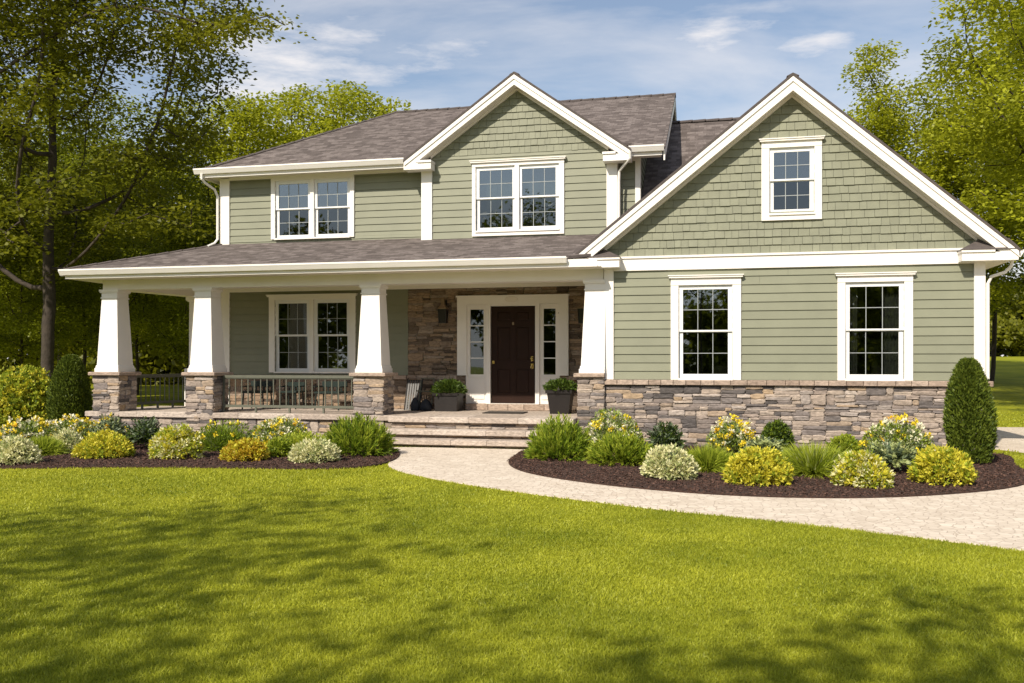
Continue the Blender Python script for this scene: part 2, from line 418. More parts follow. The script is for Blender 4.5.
def stones(mb, fr, u0, u1, z0, z1, seed=0, d0=0.012, d1=0.038, hmin=0.11, hmax=0.19, wmin=0.14, wmax=0.48):
    rnd = random.Random(seed); z = z0; g = 0.001
    def one(a, b, c, d):
        if b - a < 0.02 or d - c < 0.02: return
        p = rnd.uniform(d0, d1); hh = d - c; ww = b - a; e = min(0.016, hh * .22)
        jx = min(.035, ww * .16); jz = min(.018, hh * .24)
        k = rnd.uniform(.15, .85); k2 = rnd.uniform(.15, .85)
        a += g * .6; b -= g * .6; c += g * .6; d -= g * .6
        def pt(x, z): return (x + rnd.uniform(-jx, jx) * .5, z + rnd.uniform(-jz, jz) * .5)
        cx_ = rnd.uniform(.03, .16) * hh; out = [pt(a + cx_, c), pt(a + ww * k, c - jz * .3), pt(b - cx_, c), pt(b, c + hh * .35), pt(b - cx_ * .6, d), pt(a + ww * k2, d + jz * .3), pt(a + cx_ * .8, d), pt(a, c + hh * .6)]
        mx_, mz_ = (a + b) / 2, (c + d) / 2
        inn = [(x + (e * (1 if x < mx_ else -1)) * min(1, abs(x - mx_) / (ww * .3)), z + (e * (1 if z < mz_ else -1)) * min(1, abs(z - mz_) / (hh * .3))) for x, z in out]
        tl = rnd.uniform(-.008, .008); tz = rnd.uniform(-.006, .006)
        def dep(x, z, q): return max(.004, q + tl * (x - mx_) / ww * 2 + tz * (z - mz_) / hh * 2 + rnd.uniform(-.004, .004))
        mb.rings([[fr(x, -.012, z) for x, z in out], [fr(x, dep(x, z, p * .6), z) for x, z in out], [fr(x, dep(x, z, p), z) for x, z in inn]])
    while z < z1 - 0.01:
        h = rnd.uniform(hmin, hmax)
        if z1 - (z + h) < 0.10: h = z1 - z
        u = u0
        while u < u1 - 0.01:
            w = rnd.uniform(wmin * 1.2, wmax * 1.5)
            if u1 - (u + w) < 0.15: w = u1 - u
            n = 1 if rnd.random() < .10 else (2 if rnd.random() < .62 else 3)
            zs = [0] + sorted(((k + rnd.uniform(-.18, .18)) / n for k in range(1, n))) + [1]
            for k in range(n):
                a = u; zz0, zz1 = z + h * zs[k], z + h * zs[k + 1]
                while a < u + w - 0.01:
                    ww = rnd.uniform(wmin, wmax)
                    if u + w - (a + ww) < 0.10: ww = u + w - a
                    one(a, a + ww, zz0, zz1); a += ww
            u += w
        z += h
def capstones(mb, fr, u0, u1, z0, z1, d, w=0.24, seed=1):
    rnd = random.Random(seed); u = u0
    while u < u1 - 0.005:
        ww = w * rnd.uniform(.8, 1.25)
        if u1 - (u + ww) < w * .5: ww = u1 - u
        a, b = u + .003, u + ww - .003; dd = d + rnd.uniform(-.004, .004); e = .008
        mb.rings([[fr(a, -.01, z0), fr(b, -.01, z0), fr(b, -.01, z1), fr(a, -.01, z1)], [fr(a, dd - e, z0), fr(b, dd - e, z0), fr(b, dd - e, z1), fr(a, dd - e, z1)],
                  [fr(a + e, dd, z0 + e), fr(b - e, dd, z0 + e), fr(b - e, dd, z1 - e), fr(a + e, dd, z1 - e)]])
        u += ww

def roof_plane(mb, pts, th=0.045):
    """roof sheet: pts counter-clockwise seen from above; shingled top with uv in metres, edges and underside"""
    P = [Vector(p) for p in pts]
    n = (P[1] - P[0]).cross(P[2] - P[0]).normalized()
    if n.z < 0: P.reverse(); n = -n
    h = Vector((0, 0, 1)).cross(n).normalized(); up = n.cross(h)
    uv = [(p.dot(h), p.dot(up)) for p in P]
    mb.poly(P, uv)
    Q = [p - Vector((0, 0, th)) for p in P]
    mb.poly(list(reversed(Q)), list(reversed(uv)))
    for i in range(len(P)):
        j = (i + 1) % len(P)
        mb.cur = 1; mb.poly([P[i], Q[i], Q[j], P[j]], [uv[i], uv[i], uv[j], uv[j]]); mb.cur = 0
def ridge_cap(mb, a, b, w=0.13, dz=0.02, drop=0.06):
    a, b = Vector(a), Vector(b); d = (b - a).normalized(); s = d.cross(Vector((0, 0, 1))).normalized() * w
    L = (b - a).length; n = max(2, int(L / 0.28)); up = Vector((0, 0, dz)); dn = Vector((0, 0, drop))
    for k in range(n):
        p = a + d * (L * k / n); q = a + d * (L * (k + 1) / n + 0.03); e = Vector((0, 0, 0.012))
        mb.rings([[tuple(p + s + up - dn), tuple(p + up), tuple(p - s + up - dn), tuple(p - s - dn), tuple(p + up - Vector((0, 0, .03))), tuple(p + s - dn)],
                  [tuple(q + s + up + e - dn), tuple(q + up + e), tuple(q - s + up + e - dn), tuple(q - s - dn), tuple(q + up - Vector((0, 0, .03))), tuple(q + s - dn)]])
def gutter(mb, x0, x1, y, z):
    """K-style gutter along X, open top, face towards -Y"""
    prof = [(0.0, -0.115), (-0.065, -0.115), (-0.085, -0.08), (-0.105, -0.045), (-0.115, -0.03), (-0.115, 0.0), (-0.10, 0.0), (-0.10, -0.02), (-0.01, -0.02), (0.0, 0.0)]
    mb.rings([[(x0, y + a, z + b) for a, b in prof], [(x1, y + a, z + b) for a, b in prof]])

# ------------------------------------------------------------------ the house
YB, YF, YW, YD = 18.29, 15.95, 16.10, 18.05        # porch back wall, porch front, wing wall, bay wall
XL, XR = -10.80, -1.50                             # main block
BX0, BX1 = -5.98, -1.94                            # bay
WX0, WX1 = -1.92, 4.30                             # wing
FL = 0.50                                          # porch floor
house = empty('house', (-4.0, 18.0, 0.0), 'two-storey sage green house with white trim, stone base and covered porch', 'house')

def window(ox, oz0, oz1, glass, gz0, gz1, Y, curtain=False, screen=True, crown=True, proud=0.05, mull=None):
    """ox=(x0,x1) outside of the casing; glass=[(x0,x1)...]; returns the hole for the wall"""
    fr = front(Y); s = 0.075
    hx0, hx1, hz0, hz1 = glass[0][0] - s, glass[-1][1] + s, gz0 - s, gz1 + s
    head0 = hz1
    mb = MB()
    mb.box(ox[0], hx0, Y - proud, Y + .06, oz0 + .0, head0)
    mb.box(hx1, ox[1], Y - proud, Y + .06, oz0 + .0, head0)
    mb.box(ox[0] - .0, ox[1] + .0, Y - proud - .006, Y + .06, head0, oz1 - (.05 if crown else 0))
    if crown:
        mb.box(ox[0] - .03, ox[1] + .03, Y - proud - .045, Y + .05, oz1 - .05, oz1 - .018)
        mb.box(ox[0] - .045, ox[1] + .045, Y - proud - .06, Y + .05, oz1 - .018, oz1)
    mb.box(hx0, hx1, Y - proud - .004, Y + .06, oz0, hz0)
    mb.box(hx0 - .005, hx1 + .005, Y - proud - .028, Y - proud + .02, hz0 - .03, hz0 + .004)
    w = mb.build('window', M['white'], house)
    mid = (gz0 + gz1) / 2
    for i, (a, b) in enumerate(glass):
        sb = MB(); yo = Y - .012
        lo = glass[i - 1][1] if i else None
        L = hx0 if i == 0 else (glass[i - 1][1] + a) / 2
        Rr = hx1 if i == len(glass) - 1 else (glass[i + 1][0] + b) / 2
        if len(glass) > 1 and i == 0:
            c = (glass[0][1] + glass[1][0]) / 2
            mb2 = MB(); mb2.box(c - .045, c + .045, Y - proud - .003, Y + .06, hz0, hz1); mb2.build('mullion', M['white'], w)
        if i > 0: L += .045
        if i < len(glass) - 1: Rr -= .045
        # fixed frame + upper sash + lower sash (a little further in)
        for z0, z1, y in ((mid, hz1, yo), (hz0, mid + .018, yo + .032)):
            top = z1; zz0 = z0
            sb = MB()
            gl0 = zz0 + .03 if z0 == mid else gz0; gl1 = gz1 if z0 == mid else mid - .012
            sb.box(L, a, y, y + .035, zz0, top); sb.box(b, Rr, y, y + .035, zz0, top)
            sb.box(a, b, y + .001, y + .034, gl1, top); sb.box(a, b, y + .001, y + .034, zz0, gl0)
            sash = sb.build('sash', M['vinyl'], w)
            pb = MB(); pb.box(a - .005, b + .005, y + .016, y + .020, gl0 - .005, gl1 + .005)
            pb.build('pane', M['glass'] if (z0 == mid or not screen) else M['glass_dark'], w)
            gb = MB(); t = .0055
            for k in (1, 2):
                x = a + (b - a) * k / 3; gb.box(x - t, x + t, y + .006, y + .0155, gl0, gl1)
            zc = (gl0 + gl1) / 2; gb.box(a, b, y + .0065, y + .015, zc - t, zc + t)
            gb.build('muntin', M['muntin'], w)
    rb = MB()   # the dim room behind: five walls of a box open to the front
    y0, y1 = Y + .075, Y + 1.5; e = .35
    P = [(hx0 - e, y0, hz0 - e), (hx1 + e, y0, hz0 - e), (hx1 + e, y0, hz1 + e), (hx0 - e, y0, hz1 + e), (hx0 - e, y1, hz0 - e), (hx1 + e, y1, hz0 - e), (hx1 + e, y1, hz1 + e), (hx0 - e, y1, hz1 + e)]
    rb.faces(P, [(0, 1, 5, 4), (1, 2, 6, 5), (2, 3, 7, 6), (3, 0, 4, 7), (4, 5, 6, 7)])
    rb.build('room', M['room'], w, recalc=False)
    if curtain:
        cb = MB()
        for s0, s1 in curtain:
            n = 26; pr = []
            for k in range(n + 1):
                x = s0 + (s1 - s0) * k / n; pr.append((x, Y + .16 + .028 * math.sin(k * 1.55 + s0)))
            for k in range(n):
                (xa, ya), (xb, yb) = pr[k], pr[k + 1]
                cb.poly([(xa, ya, hz0 - .2), (xb, yb, hz0 - .2), (xb, yb, hz1 + .1), (xa, ya, hz1 + .1)])
        cb.build('curtain', M['curtain'], w, smooth=True, recalc=False)
    return (hx0 + .004, hx1 - .004, hz0 + .004, hz1 - .004)

# windows first: they give the holes
h_up = window((-9.58, -7.62), 4.21, 5.565, [(-9.41, -8.71), (-8.49, -7.79)], 4.30, 5.42, YB, crown=False)
h_low = window((-9.63, -7.59), 1.27, 2.985, [(-9.42, -8.74), (-8.49, -7.80)], 1.36, 2.79, YB, screen=False)
h_bay = window((-4.91, -2.98), 4.10, 5.66, [(-4.76, -4.06), (-3.86, -3.16)], 4.28, 5.46, YD)
h_wl = window((-0.76, 0.44), 1.19, 3.02, [(-0.55, 0.22)], 1.29, 2.77, YW, screen=False)
h_wr = window((2.02, 3.21), 1.19, 3.00, [(2.22, 3.00)], 1.29, 2.77, YW, screen=False, curtain=[(2.10, 2.36), (2.78, 3.1)])
h_top = window((0.78, 1.77), 3.93, 5.33, [(0.985, 1.575)], 4.12, 5.10, YW)

# wall cores keep light out behind the boards
core = MB()
fB, fD, fW = front(YB), front(YD), front(YW)
def core_front(Y, u0, u1, z0, z1, holes, th=.06):
    zs = sorted({z0, z1} | {v for h in holes for v in h[2:] if z0 < v < z1})
    for a, b in zip(zs[:-1], zs[1:]):
        hs = [(h[0], h[1]) for h in holes if h[2] < b - 1e-4 and h[3] > a + 1e-4]
        for p, q in sub_intervals(u0, u1, hs): core.box(p, q, Y + .012, Y + .012 + th, a, b)
door_hole = (-5.10, -3.12, FL, 2.66)
core_front(YB, XL + .02, XR, 0, 5.66, [h_up, h_low, door_hole])
core_front(YD, BX0 + .02, BX1 - .02, 3.6, 5.7, [h_bay])
core_front(YW, WX0 + .02, WX1 - .02, 0, 3.3, [h_wl, h_wr])
core.prism([(BX0 + .1, 5.7), (BX1 - .1, 5.7), ((BX0 + BX1) / 2, 7.0)], YD + .012, YD + .06)
for pts in ([(-2.2, 3.3), (h_top[0], 3.3), (h_top[0], 5.35), ],):
    pass
WC, WPK = 1.28, 6.36                    # wing gable: ridge line and its height
WHS = {-1: 3.80, 1: 3.45}               # run from the ridge to each rake end
WSS = {k: (WPK - 3.33) / v for k, v in WHS.items()}
def wlim(z):
    d = WPK - 0.10 - z
    return (max(WX0 + .0, WC - d / WSS[-1]), min(WX1, WC + d / WSS[1]))
core.prism([(WX0 + .05, 3.3), (h_top[0], 3.3), (h_top[0], WPK - .2 - WSS[-1] * (WC - h_top[0])), (WX0 + .05, 3.40)], YW + .012, YW + .06)
core.prism([(h_top[1], 3.3), (WX1 - .05, 3.3), (WX1 - .05, 3.40), (h_top[1], WPK - .2 - WSS[1] * (h_top[1] - WC))], YW + .012, YW + .06)
core.box(h_top[0], h_top[1], YW + .012, YW + .06, 3.3, h_top[2])
core.prism([(h_top[0], h_top[3]), (h_top[1], h_top[3]), (h_top[1], 5.7), (WC, 6.1), (h_top[0], 5.9)], YW + .012, YW + .06)
# side and back cores
core.box(XL + .012, XL + .07, YB + .08, 26.7, 0, 5.7)
core.box(XR - .07, XR - .012, YB + .08, 26.7, 0, 5.7)
core.box(XL + .08, XR - .08, 26.64, 26.7, 0, 5.7)
core.box(WX1 - .07, WX1 - .012, YW + .08, 26.7, 0, 3.3)
core.box(WX0 + .012, WX0 + .07, YW + .08, YB - .03, 0, 3.3)
core.box(XR + .02, WX1 - .08, 26.64, 26.7, 0, 3.3)
core.box(BX0 + .02, BX0 + .07, YD + .08, YB - .01, 3.6, 5.7); core.box(BX1 - .07, BX1 - .02, YD + .08, YB - .01, 3.6, 5.7)
core.build('wall_core', M['siding'], house)

sd = MB()
siding(sd, fB, XL + .2, -6.40, 1.22, 3.06, [h_low], seed=1)
sd.build('porch_siding', M['siding'], house)
sd = MB()
siding(sd, fB, XL + .18, BX0, 4.02, 5.57, [h_up], seed=2)
sd.build('upper_siding', M['siding'], house); sd = MB()
siding(sd, fB, BX1, XR - .06, 3.4, 5.60, [], seed=3)
sd.build('upper_siding', M['siding'], house)
sd = MB()
BC = (BX0 + BX1) / 2; BS = 0.708; BPK = 7.36
def blim(z):
    d = (BPK - 0.10 - z) / BS
    return (max(BX0 + .0, BC - d), min(BX1, BC + d))
siding(sd, fD, BX0 + .2, BX1 - .18, 3.92, 5.79, [h_bay], seed=4)
sd.build('bay_siding', M['siding'], house)
sk = MB(); shakes(sk, fD, 5.79, BPK - .12, blim, [(-4.91, -2.98, 4.1, 5.66)], seed=5, wmin=.10, wmax=.19); sk.build('bay_shakes', M['shake'], house)
sd = MB()
siding(sd, fW, WX0 + .15, WX1 - .15, 1.19, 3.13, [h_wl, h_wr], seed=6)
sd.build('wing_siding', M['siding'], house)
sk = MB(); shakes(sk, fW, 3.375, WPK - .12, wlim, [h_top], seed=7); sk.build('wing_shakes', M['shake'], house)
sd = MB()
siding(sd, leftw(XL), YB + .1, 26.6, 0.4, 5.6, seed=8)
sd.build('side_siding', M['siding'], house); sd = MB()
siding(sd, leftw(WX0), YW + .1, YB - .03, 1.22, 3.1, seed=11)
sd.build('side_siding', M['siding'], house); sd = MB()
siding(sd, rightw(WX1), YW + .1, 26.6, 1.19, 3.2, seed=10)
sd.build('side_siding', M['siding'], house); sd = MB()
MZ, MR, MYR = 5.72, 8.10, 22.5         # main roof: eave height, ridge height, ridge line
def glim(z):
    d = max(0.02, (MR - .12 - z) / 0.5)
    return (max(YB + .1, MYR - d), min(26.6, MYR + d))
siding(sd, rightw(XR), YB + .1, 26.6, 3.1, MR - .15, lim=glim, seed=9)
sd.build('side_siding', M['siding'], house)

# ---- stone
st = MB()
stones(st, fB, XL + .2, -6.42, FL, 1.13, seed=20)
stones(st, fB, -6.40, -5.10, FL, 3.06, seed=21); stones(st, fB, -3.13, WX0, FL, 3.06, seed=22)
stones(st, fB, -5.30, -2.93, 2.74, 3.06, seed=23)
st.build('porch_stone', M['stone_porch'], house)
st = MB()
capstones(st, fB, XL + .2, -6.42, 1.13, 1.215, .075, seed=3)
capstones(st, fB, -6.40, -5.30, 1.13, 1.215, .085, seed=4); st.build('porch_ledge', M['cap'], house); st = MB()
capstones(st, fB, -2.92, WX0, 1.13, 1.215, .085, seed=5); st.build('porch_ledge', M['cap'], house); st = MB()
capstones(st, fB, -5.08, -3.16, FL, FL + .125, .20, w=.42, seed=6)
st.build('door_step', M['cap'], house)
st = MB()
fWs = front(YW - .05)
stones(st, fWs, WX0 - .0, WX1 + .05, 0.0, 1.09, seed=24)
stones(st, rightw(WX1 + .05), YW - .04, 26.6, 0.0, 1.09, seed=25)
st.build('wing_stone', M['stone'], house)
st = MB(); st.box(WX0 + .02, WX1 + .045, YW - .045, YW + .03, 0, 1.09); st.box(WX1 + .01, WX1 + .045, YW + .05, 26.6, 0, 1.09)
st.build('mortar_bed', M['mortar'], house)
st = MB()
capstones(st, fWs, WX0 - .02, WX1 + .11, 1.095, 1.185, .085, w=.26, seed=7)
capstones(st, rightw(WX1 + .05), YW - .04, 26.6, 1.095, 1.185, .085, w=.26, seed=8)
st.build('wing_ledge', M['cap'], house)

# ---- trim
def board(x0, x1, Y, z0, z1, proud=.045, name='corner_board', side=None):
    mb = MB(); mb.box(x0, x1, Y - proud, Y + .02, z0, z1)
    if side == 'r': mb.box(x1 - .03, x1 + .015, Y - proud + .002, Y + .14, z0, z1)
    if side == 'l': mb.box(x0 - .015, x0 + .03, Y - proud + .002, Y + .14, z0, z1)
    return mb.build(name, M['white'], house)
board(XL - .02, XL + .20, YB, 3.95, 5.60, side='l')
board(XL - .02, XL + .20, YB, FL, 3.2, side='l')
board(BX0 - .02, BX0 + .20, YD, 3.9, 5.62, side='l')
board(BX1 - .18, BX1 + .02, YD, 3.9, 5.62, side='r')
board(XR - .07, XR + .02, YB, 3.2, 5.62, side='r')
board(WX0, WX0 + .155, YW, 1.19, 3.2, side='l')
board(WX1 - .155, WX1, YW, 1.19, 3.12, side='r')
mb = MB(); mb.box(WX0 + .16, WX1 - .0, YW - .05, YW + .02, 3.12, 3.335); mb.box(WX0 + .16, WX1, YW - .075, YW + .02, 3.335, 3.372)
mb.build('frieze_board', M['white'], house)
mb = MB(); mb.box(XL + .2, BX0 - .02, YB - .05, YB + .02, 5.555, 5.615); mb.build('frieze_board', M['white'], house)
mb = MB(); mb.box(BX1 + .02, XR - .07, YB - .05, YB + .02, 5.56, 5.615); mb.build('frieze_board', M['white'], house)
mb = MB(); mb.box(XL + .2, WX0 - .02, YB - .07, YB + .02, 3.055, 3.195); mb.build('frieze_board', M['white'], house)

# ---- main roof (hip at the left, gable at the right)
EX0, EY, RX0, RX1 = -11.12, 17.84, -8.22, -0.95
rf = MB()
ms_ = (MR - MZ) / (MYR - EY)
def mz(y): return MZ + (y - EY) * ms_
NB = YB - .05                                     # behind the bay front the main slope starts at the wall
roof_plane(rf, [(EX0, EY, MZ), (-6.27, EY, MZ), (-6.27, NB, mz(NB)), (-1.63, NB, mz(NB)), (-1.63, EY, MZ), (RX1, EY, MZ), (RX1, MYR, MR), (RX0, MYR, MR)])
roof_plane(rf, [(RX1, 27.26, MZ), (EX0, 27.26, MZ), (RX0, MYR, MR), (RX1, MYR, MR)])
roof_plane(rf, [(EX0, 27.26, MZ), (EX0, EY, MZ), (RX0, MYR, MR)])
main_roof = rf.build('main_roof', [M['shingle'], M['ridge']], house, recalc=False)
rc = MB(); ridge_cap(rc, (RX0, MYR, MR), (RX1 - .02, MYR, MR)); ridge_cap(rc, (EX0, EY, MZ + .01), (RX0, MYR, MR + .0), w=.11, dz=.012, drop=.03); rc.build('ridge_cap', M['ridge'], main_roof)
mb = MB()   # soffit and fascia of the main eave
mb.box(EX0 + .05, -6.02, EY + .03, YB + .0, 5.615, 5.635)
mb.box(EX0 + .05, XL, YB + .001, 26.7, 5.615, 5.635)
mb.build('soffit', M['soffit'], house)
mb = MB(); mb.box(-1.92, RX1 - .1, EY + .03, YB + .0, 5.615, 5.635); mb.build('soffit', M['soffit'], house)
mb = MB(); mb.box(EX0 + .03, -6.20, EY + .005, EY + .03, 5.56, 5.672); mb.build('fascia', M['white'], house); mb = MB(); mb.box(-1.70, RX1 - .06, EY + .005, EY + .03, 5.56, 5.672); mb.build('fascia', M['white'], house); mb = MB(); mb.box(EX0 + .03, EX0 + .055, EY + .031, 27.2, 5.56, 5.672); mb.build('fascia', M['white'], house)
mb = MB(); gutter(mb, EX0 - .06, -6.31, EY + .004, 5.745); mb.build('gutter', M['gutter'], house)
mb = MB(); gutter(mb, -1.66, RX1 - .02, EY + .004, 5.745); mb.build('gutter', M['gutter'], house)
mb = MB()   # right gable rake of the main roof: fascia, soffit
def quadbar(mb, a, b, z0, z1, x0, x1):  # sloping board in a YZ plane
    mb.hexa([(x0, a[0], a[1] + z0), (x1, a[0], a[1] + z0), (x1, b[0], b[1] + z0), (x0, b[0], b[1] + z0), (x0, a[0], a[1] + z1), (x1, a[0], a[1] + z1), (x1, b[0], b[1] + z1), (x0, b[0], b[1] + z1)])
sl_ = (MR - MZ) / (MYR - EY)
for s in (1, -1):
    a = (MYR - s * (MYR - EY - .01), MZ + .005); b = (MYR - s * .0, MR)
    quadbar(mb, a, b, -.27, -.05, RX1 - .035, RX1 - .005)
    quadbar(mb, a, b, -.075, -.052, XR - .02, RX1 - .036)
mb.build('rake_board', M['white'], house)

# ---- bay roof (front gable over the bay)
BH, BY = 2.33, YD - .31
bz = BPK - BS * BH
yb = EY + (BPK - MZ) / sl_            # where its ridge runs into the main roof
rf = MB()
for s in (1, -1):
    ex = BC + s * (BH + .02)
    ze = BPK - BS * (BH + .02)
    yv = EY + max(0.0, (ze - MZ) / sl_)
    pts = [(ex, BY - .03, ze), (BC, BY - .03, BPK), (BC, yb, BPK), (ex, yv + .35, ze)]
    roof_plane(rf, pts, .05)
bay_roof = rf.build('bay_roof', [M['shingle'], M['ridge']], house, recalc=False)
rc = MB(); ridge_cap(rc, (BC, BY + .01, BPK), (BC, yb + .1, BPK), w=.10, dz=.012, drop=.05); rc.build('ridge_cap', M['ridge'], bay_roof)
def rakes(C, halves, slopes, peak, Y, wallY, zmin, width=.30, top=.055, name='rake_board'):
    """left and right barge boards cut level at the eave return, a crown strip above them, the sloping soffit behind"""
    for s in (-1, 1):
        half, slope, zm = halves[s], slopes[s], zmin[s]
        ex = C + s * half
        z = lambda x: peak - slope * abs(x - C)
        xat = lambda zz, off: C + s * (peak - off - zz) / slope      # where the line lying off below the roof reaches height zz
        p0, p1 = C, ex
        xb = xat(zm, top + width)
        mb = MB()
        mb.prism([(p0, z(p0) - top - .085), (p1, z(p1) - top - .085), (p1, zm), (xb, zm), (p0, z(p0) - top - width)], Y, Y + .028)
        mb.prism([(p0, z(p0) - top), (p1, z(p1) - top), (p1, z(p1) - top - .085), (p0, z(p0) - top - .085)], Y - .022, Y + .028)
        mb.build(name, M['white'], house)
        q = top + width - .012
        x2 = xat(zm + .02, q)
        sb = MB()
        sb.prism([(p0, z(p0) - q + .018), (x2, z(x2) - q + .018), (x2, z(x2) - q), (p0, z(p0) - q)], Y + .029, wallY)
        q += .003; x3 = C + s * (abs(x2 - C) - .42)
        sb.prism([(p0, z(p0) - q), (x3, z(x3) - q), (x3, z(x3) - q - .05), (p0, z(p0) - q - .05)], wallY - .05, wallY + .01)
        sb.build('rake_soffit', M['soffit'], house)
rakes(BC, {-1: BH, 1: BH}, {-1: BS, 1: BS}, BPK, BY, YD, {-1: 5.492, 1: 5.472}, width=.20)
def eave_return(x0, x1, Y, Y2, z0, z1, roof_h=0, side=1, cut=.30):
    mb = MB()
    mb.box(x0, x1, Y, Y2, z0, z1 - .045)
    mb.box(x0 + (cut if side > 0 else -.012), x1 - (cut if side < 0 else -.012), Y - .025, Y2 - .001, z1 - .045, z1)
    o = mb.build('eave_return', M['white'], house)
    if roof_h:
        rb = MB()
        a, b = x0 - .02, x1 + .02; m = (a * .35 + b * .65) if side < 0 else (a * .65 + b * .35)
        A, B, C_, D = (a, Y - .03, z1 + .002), (b, Y - .03, z1 + .002), (b, Y2 - .03, z1 + .002), (a, Y2 - .03, z1 + .002)
        T0, T1 = (m - .22, Y2 - .03, z1 + roof_h), (m + .22, Y2 - .03, z1 + roof_h)
        roof_plane(rb, [A, B, T1, T0], .01); roof_plane(rb, [B, C_, T1], .01); roof_plane(rb, [D, A, T0], .01)
        rb.build('return_roof', [M['ridge'], M['ridge']], o, recalc=False)
eave_return(-6.31, -5.72, BY + .002, YD - .03, 5.49, 5.67)
eave_return(-2.16, -1.61, BY + .002, YD - .03, 5.47, 5.65, side=-1)

# ---- wing roof
WY = YW - .30
rf = MB()
RY1 = 22.0
for s in (1, -1):
    ex = WC + s * (WHS[s] + .02); ze = WPK - WSS[s] * (WHS[s] + .02)
    roof_plane(rf, [(ex, WY - .03, ze), (WC, WY - .03, WPK), (WC, 26.5, WPK), (ex, 26.5, ze)], .05)
wing_roof = rf.build('wing_roof', [M['shingle'], M['ridge']], house, recalc=False)
rc = MB(); ridge_cap(rc, (WC, WY + .01, WPK), (WC, 22, WPK), w=.10, dz=.012, drop=.05); rc.build('ridge_cap', M['ridge'], wing_roof)
rf = MB()   # higher roof behind, facing the street
roof_plane(rf, [(XR + .02, 16.9, 3.55), (2.6, 16.9, 3.55), (1.0, RY1, 7.28), (XR + .02, RY1, 7.28)])
roof_plane(rf, [(2.6, 16.9, 3.55), (4.0, 26.6, 4.4), (1.0, RY1, 7.28)])
roof_plane(rf, [(4.0, 26.6, 4.4), (XR + .02, 26.6, 4.4), (XR + .02, RY1, 7.28), (1.0, RY1, 7.28)])
rear_roof = rf.build('rear_roof', [M['shingle'], M['ridge']], house, recalc=False)
rc = MB(); ridge_cap(rc, (XR + .02, RY1, 7.28), (1.0, RY1, 7.28)); rc.build('ridge_cap', M['ridge'], rear_roof)
rakes(WC, WHS, WSS, WPK, WY, YW, {-1: 3.167, 1: 3.137}, width=.235)
eave_return(-2.515, -1.64, WY + .002, YW - .03, 3.165, 3.345, .20, side=1, cut=.34)
eave_return(3.90, 4.725, WY + .002, YW - .03, 3.135, 3.315, .20, side=-1, cut=.34)
mb = MB(); mb.box(4.31, 4.69, YW + .0, 26.5, 3.14, 3.16); mb.box(4.672, 4.70, YW - .02, 26.5, 3.165, 3.26); mb.build('soffit', M['soffit'], house)
mb = MB()
prof = [(0.0, -0.115), (0.065, -0.115), (0.085, -0.08), (0.105, -0.045), (0.115, -0.03), (0.115, 0.0), (0.10, 0.0), (0.10, -0.02), (0.01, -0.02), (0.0, 0.0)]
mb.rings([[(4.712 + a, WY + .05, 3.30 + b) for a, b in prof], [(4.712 + a, 26.5, 3.30 + b) for a, b in prof]])
mb.build('gutter', M['gutter'], house)

# ---- porch roof
PE, PX0, PZ, PT = 15.60, -12.72, 3.355, 4.14
ps = (PT - PZ) / (YB - PE)
rf = MB()
roof_plane(rf, [(PX0, PE, PZ), (-2.50, PE, PZ), (-1.95, PE + .3, PZ + .3 * ps), (-1.95, YB - .002, PT), (XL, YB - .002, PT)])
roof_plane(rf, [(PX0, PE, PZ), (XL, YB - .002, PT), (XL, 19.4, PT), (PX0, 19.4, PZ)])
porch_roof = rf.build('porch_roof', [M['shingle'], M['ridge']], house, recalc=False)
rc = MB(); ridge_cap(rc, (PX0, PE, PZ + .005), (XL - .05, YB - .05, PT - .01), w=.10, dz=.012, drop=.02); rc.build('ridge_cap', M['shingle'], porch_roof)
mb = MB(); mb.box(PX0 + .03, -2.0, PE + .006, PE + .03, 3.165, 3.30); mb.build('fascia', M['white'], house); mb = MB(); mb.box(PX0 + .03, PX0 + .055, PE + .031, 19.4, 3.165, 3.30); mb.build('fascia', M['white'], house)
mb = MB(); mb.box(PX0 + .056, -1.95, PE + .031, YF + .149, 3.168, 3.186); mb.box(PX0 + .056, -12.2, YF + .150, 19.38, 3.168, 3.186); mb.build('soffit', M['soffit'], house)
mb = MB(); gutter(mb, PX0 - .04, -2.53, PE + .005, 3.345); mb.build('gutter', M['gutter'], house)
mb = MB()
prof2 = [(-a, b) for a, b in prof]
mb.rings([[(PX0 + .028 + a, PE - .05, 3.335 + b) for a, b in prof2], [(PX0 + .028 + a, 19.4, 3.335 + b) for a, b in prof2]])
mb.build('gutter', M['gutter'], house)
mb = MB(); mb.box(-12.20, -1.95, YF + .15, YF + .44, 2.975, 3.30); mb.build('porch_beam', M['white'], house)
mb = MB()
mb.hexa([(-12.20, YF + .441, 2.985), (-11.84, YF + .441, 2.985), (-11.42, 18.6, 2.985), (-11.78, 18.6, 2.985), (-12.20, YF + .441, 3.30), (-11.84, YF + .441, 3.30), (-11.42, 18.6, 3.30), (-11.78, 18.6, 3.30)])
mb.build('porch_beam', M['white'], house)
mb = MB(); mb.box(-11.80, XL - .03, 18.3, 18.55, 2.99, 3.30); mb.build('porch_beam', M['white'], house)
mb = MB(); mb.box(-12.1, WX0, YF + .442, YB - .0, 3.20, 3.225); mb.build('porch_ceiling', M['soffit'], house)

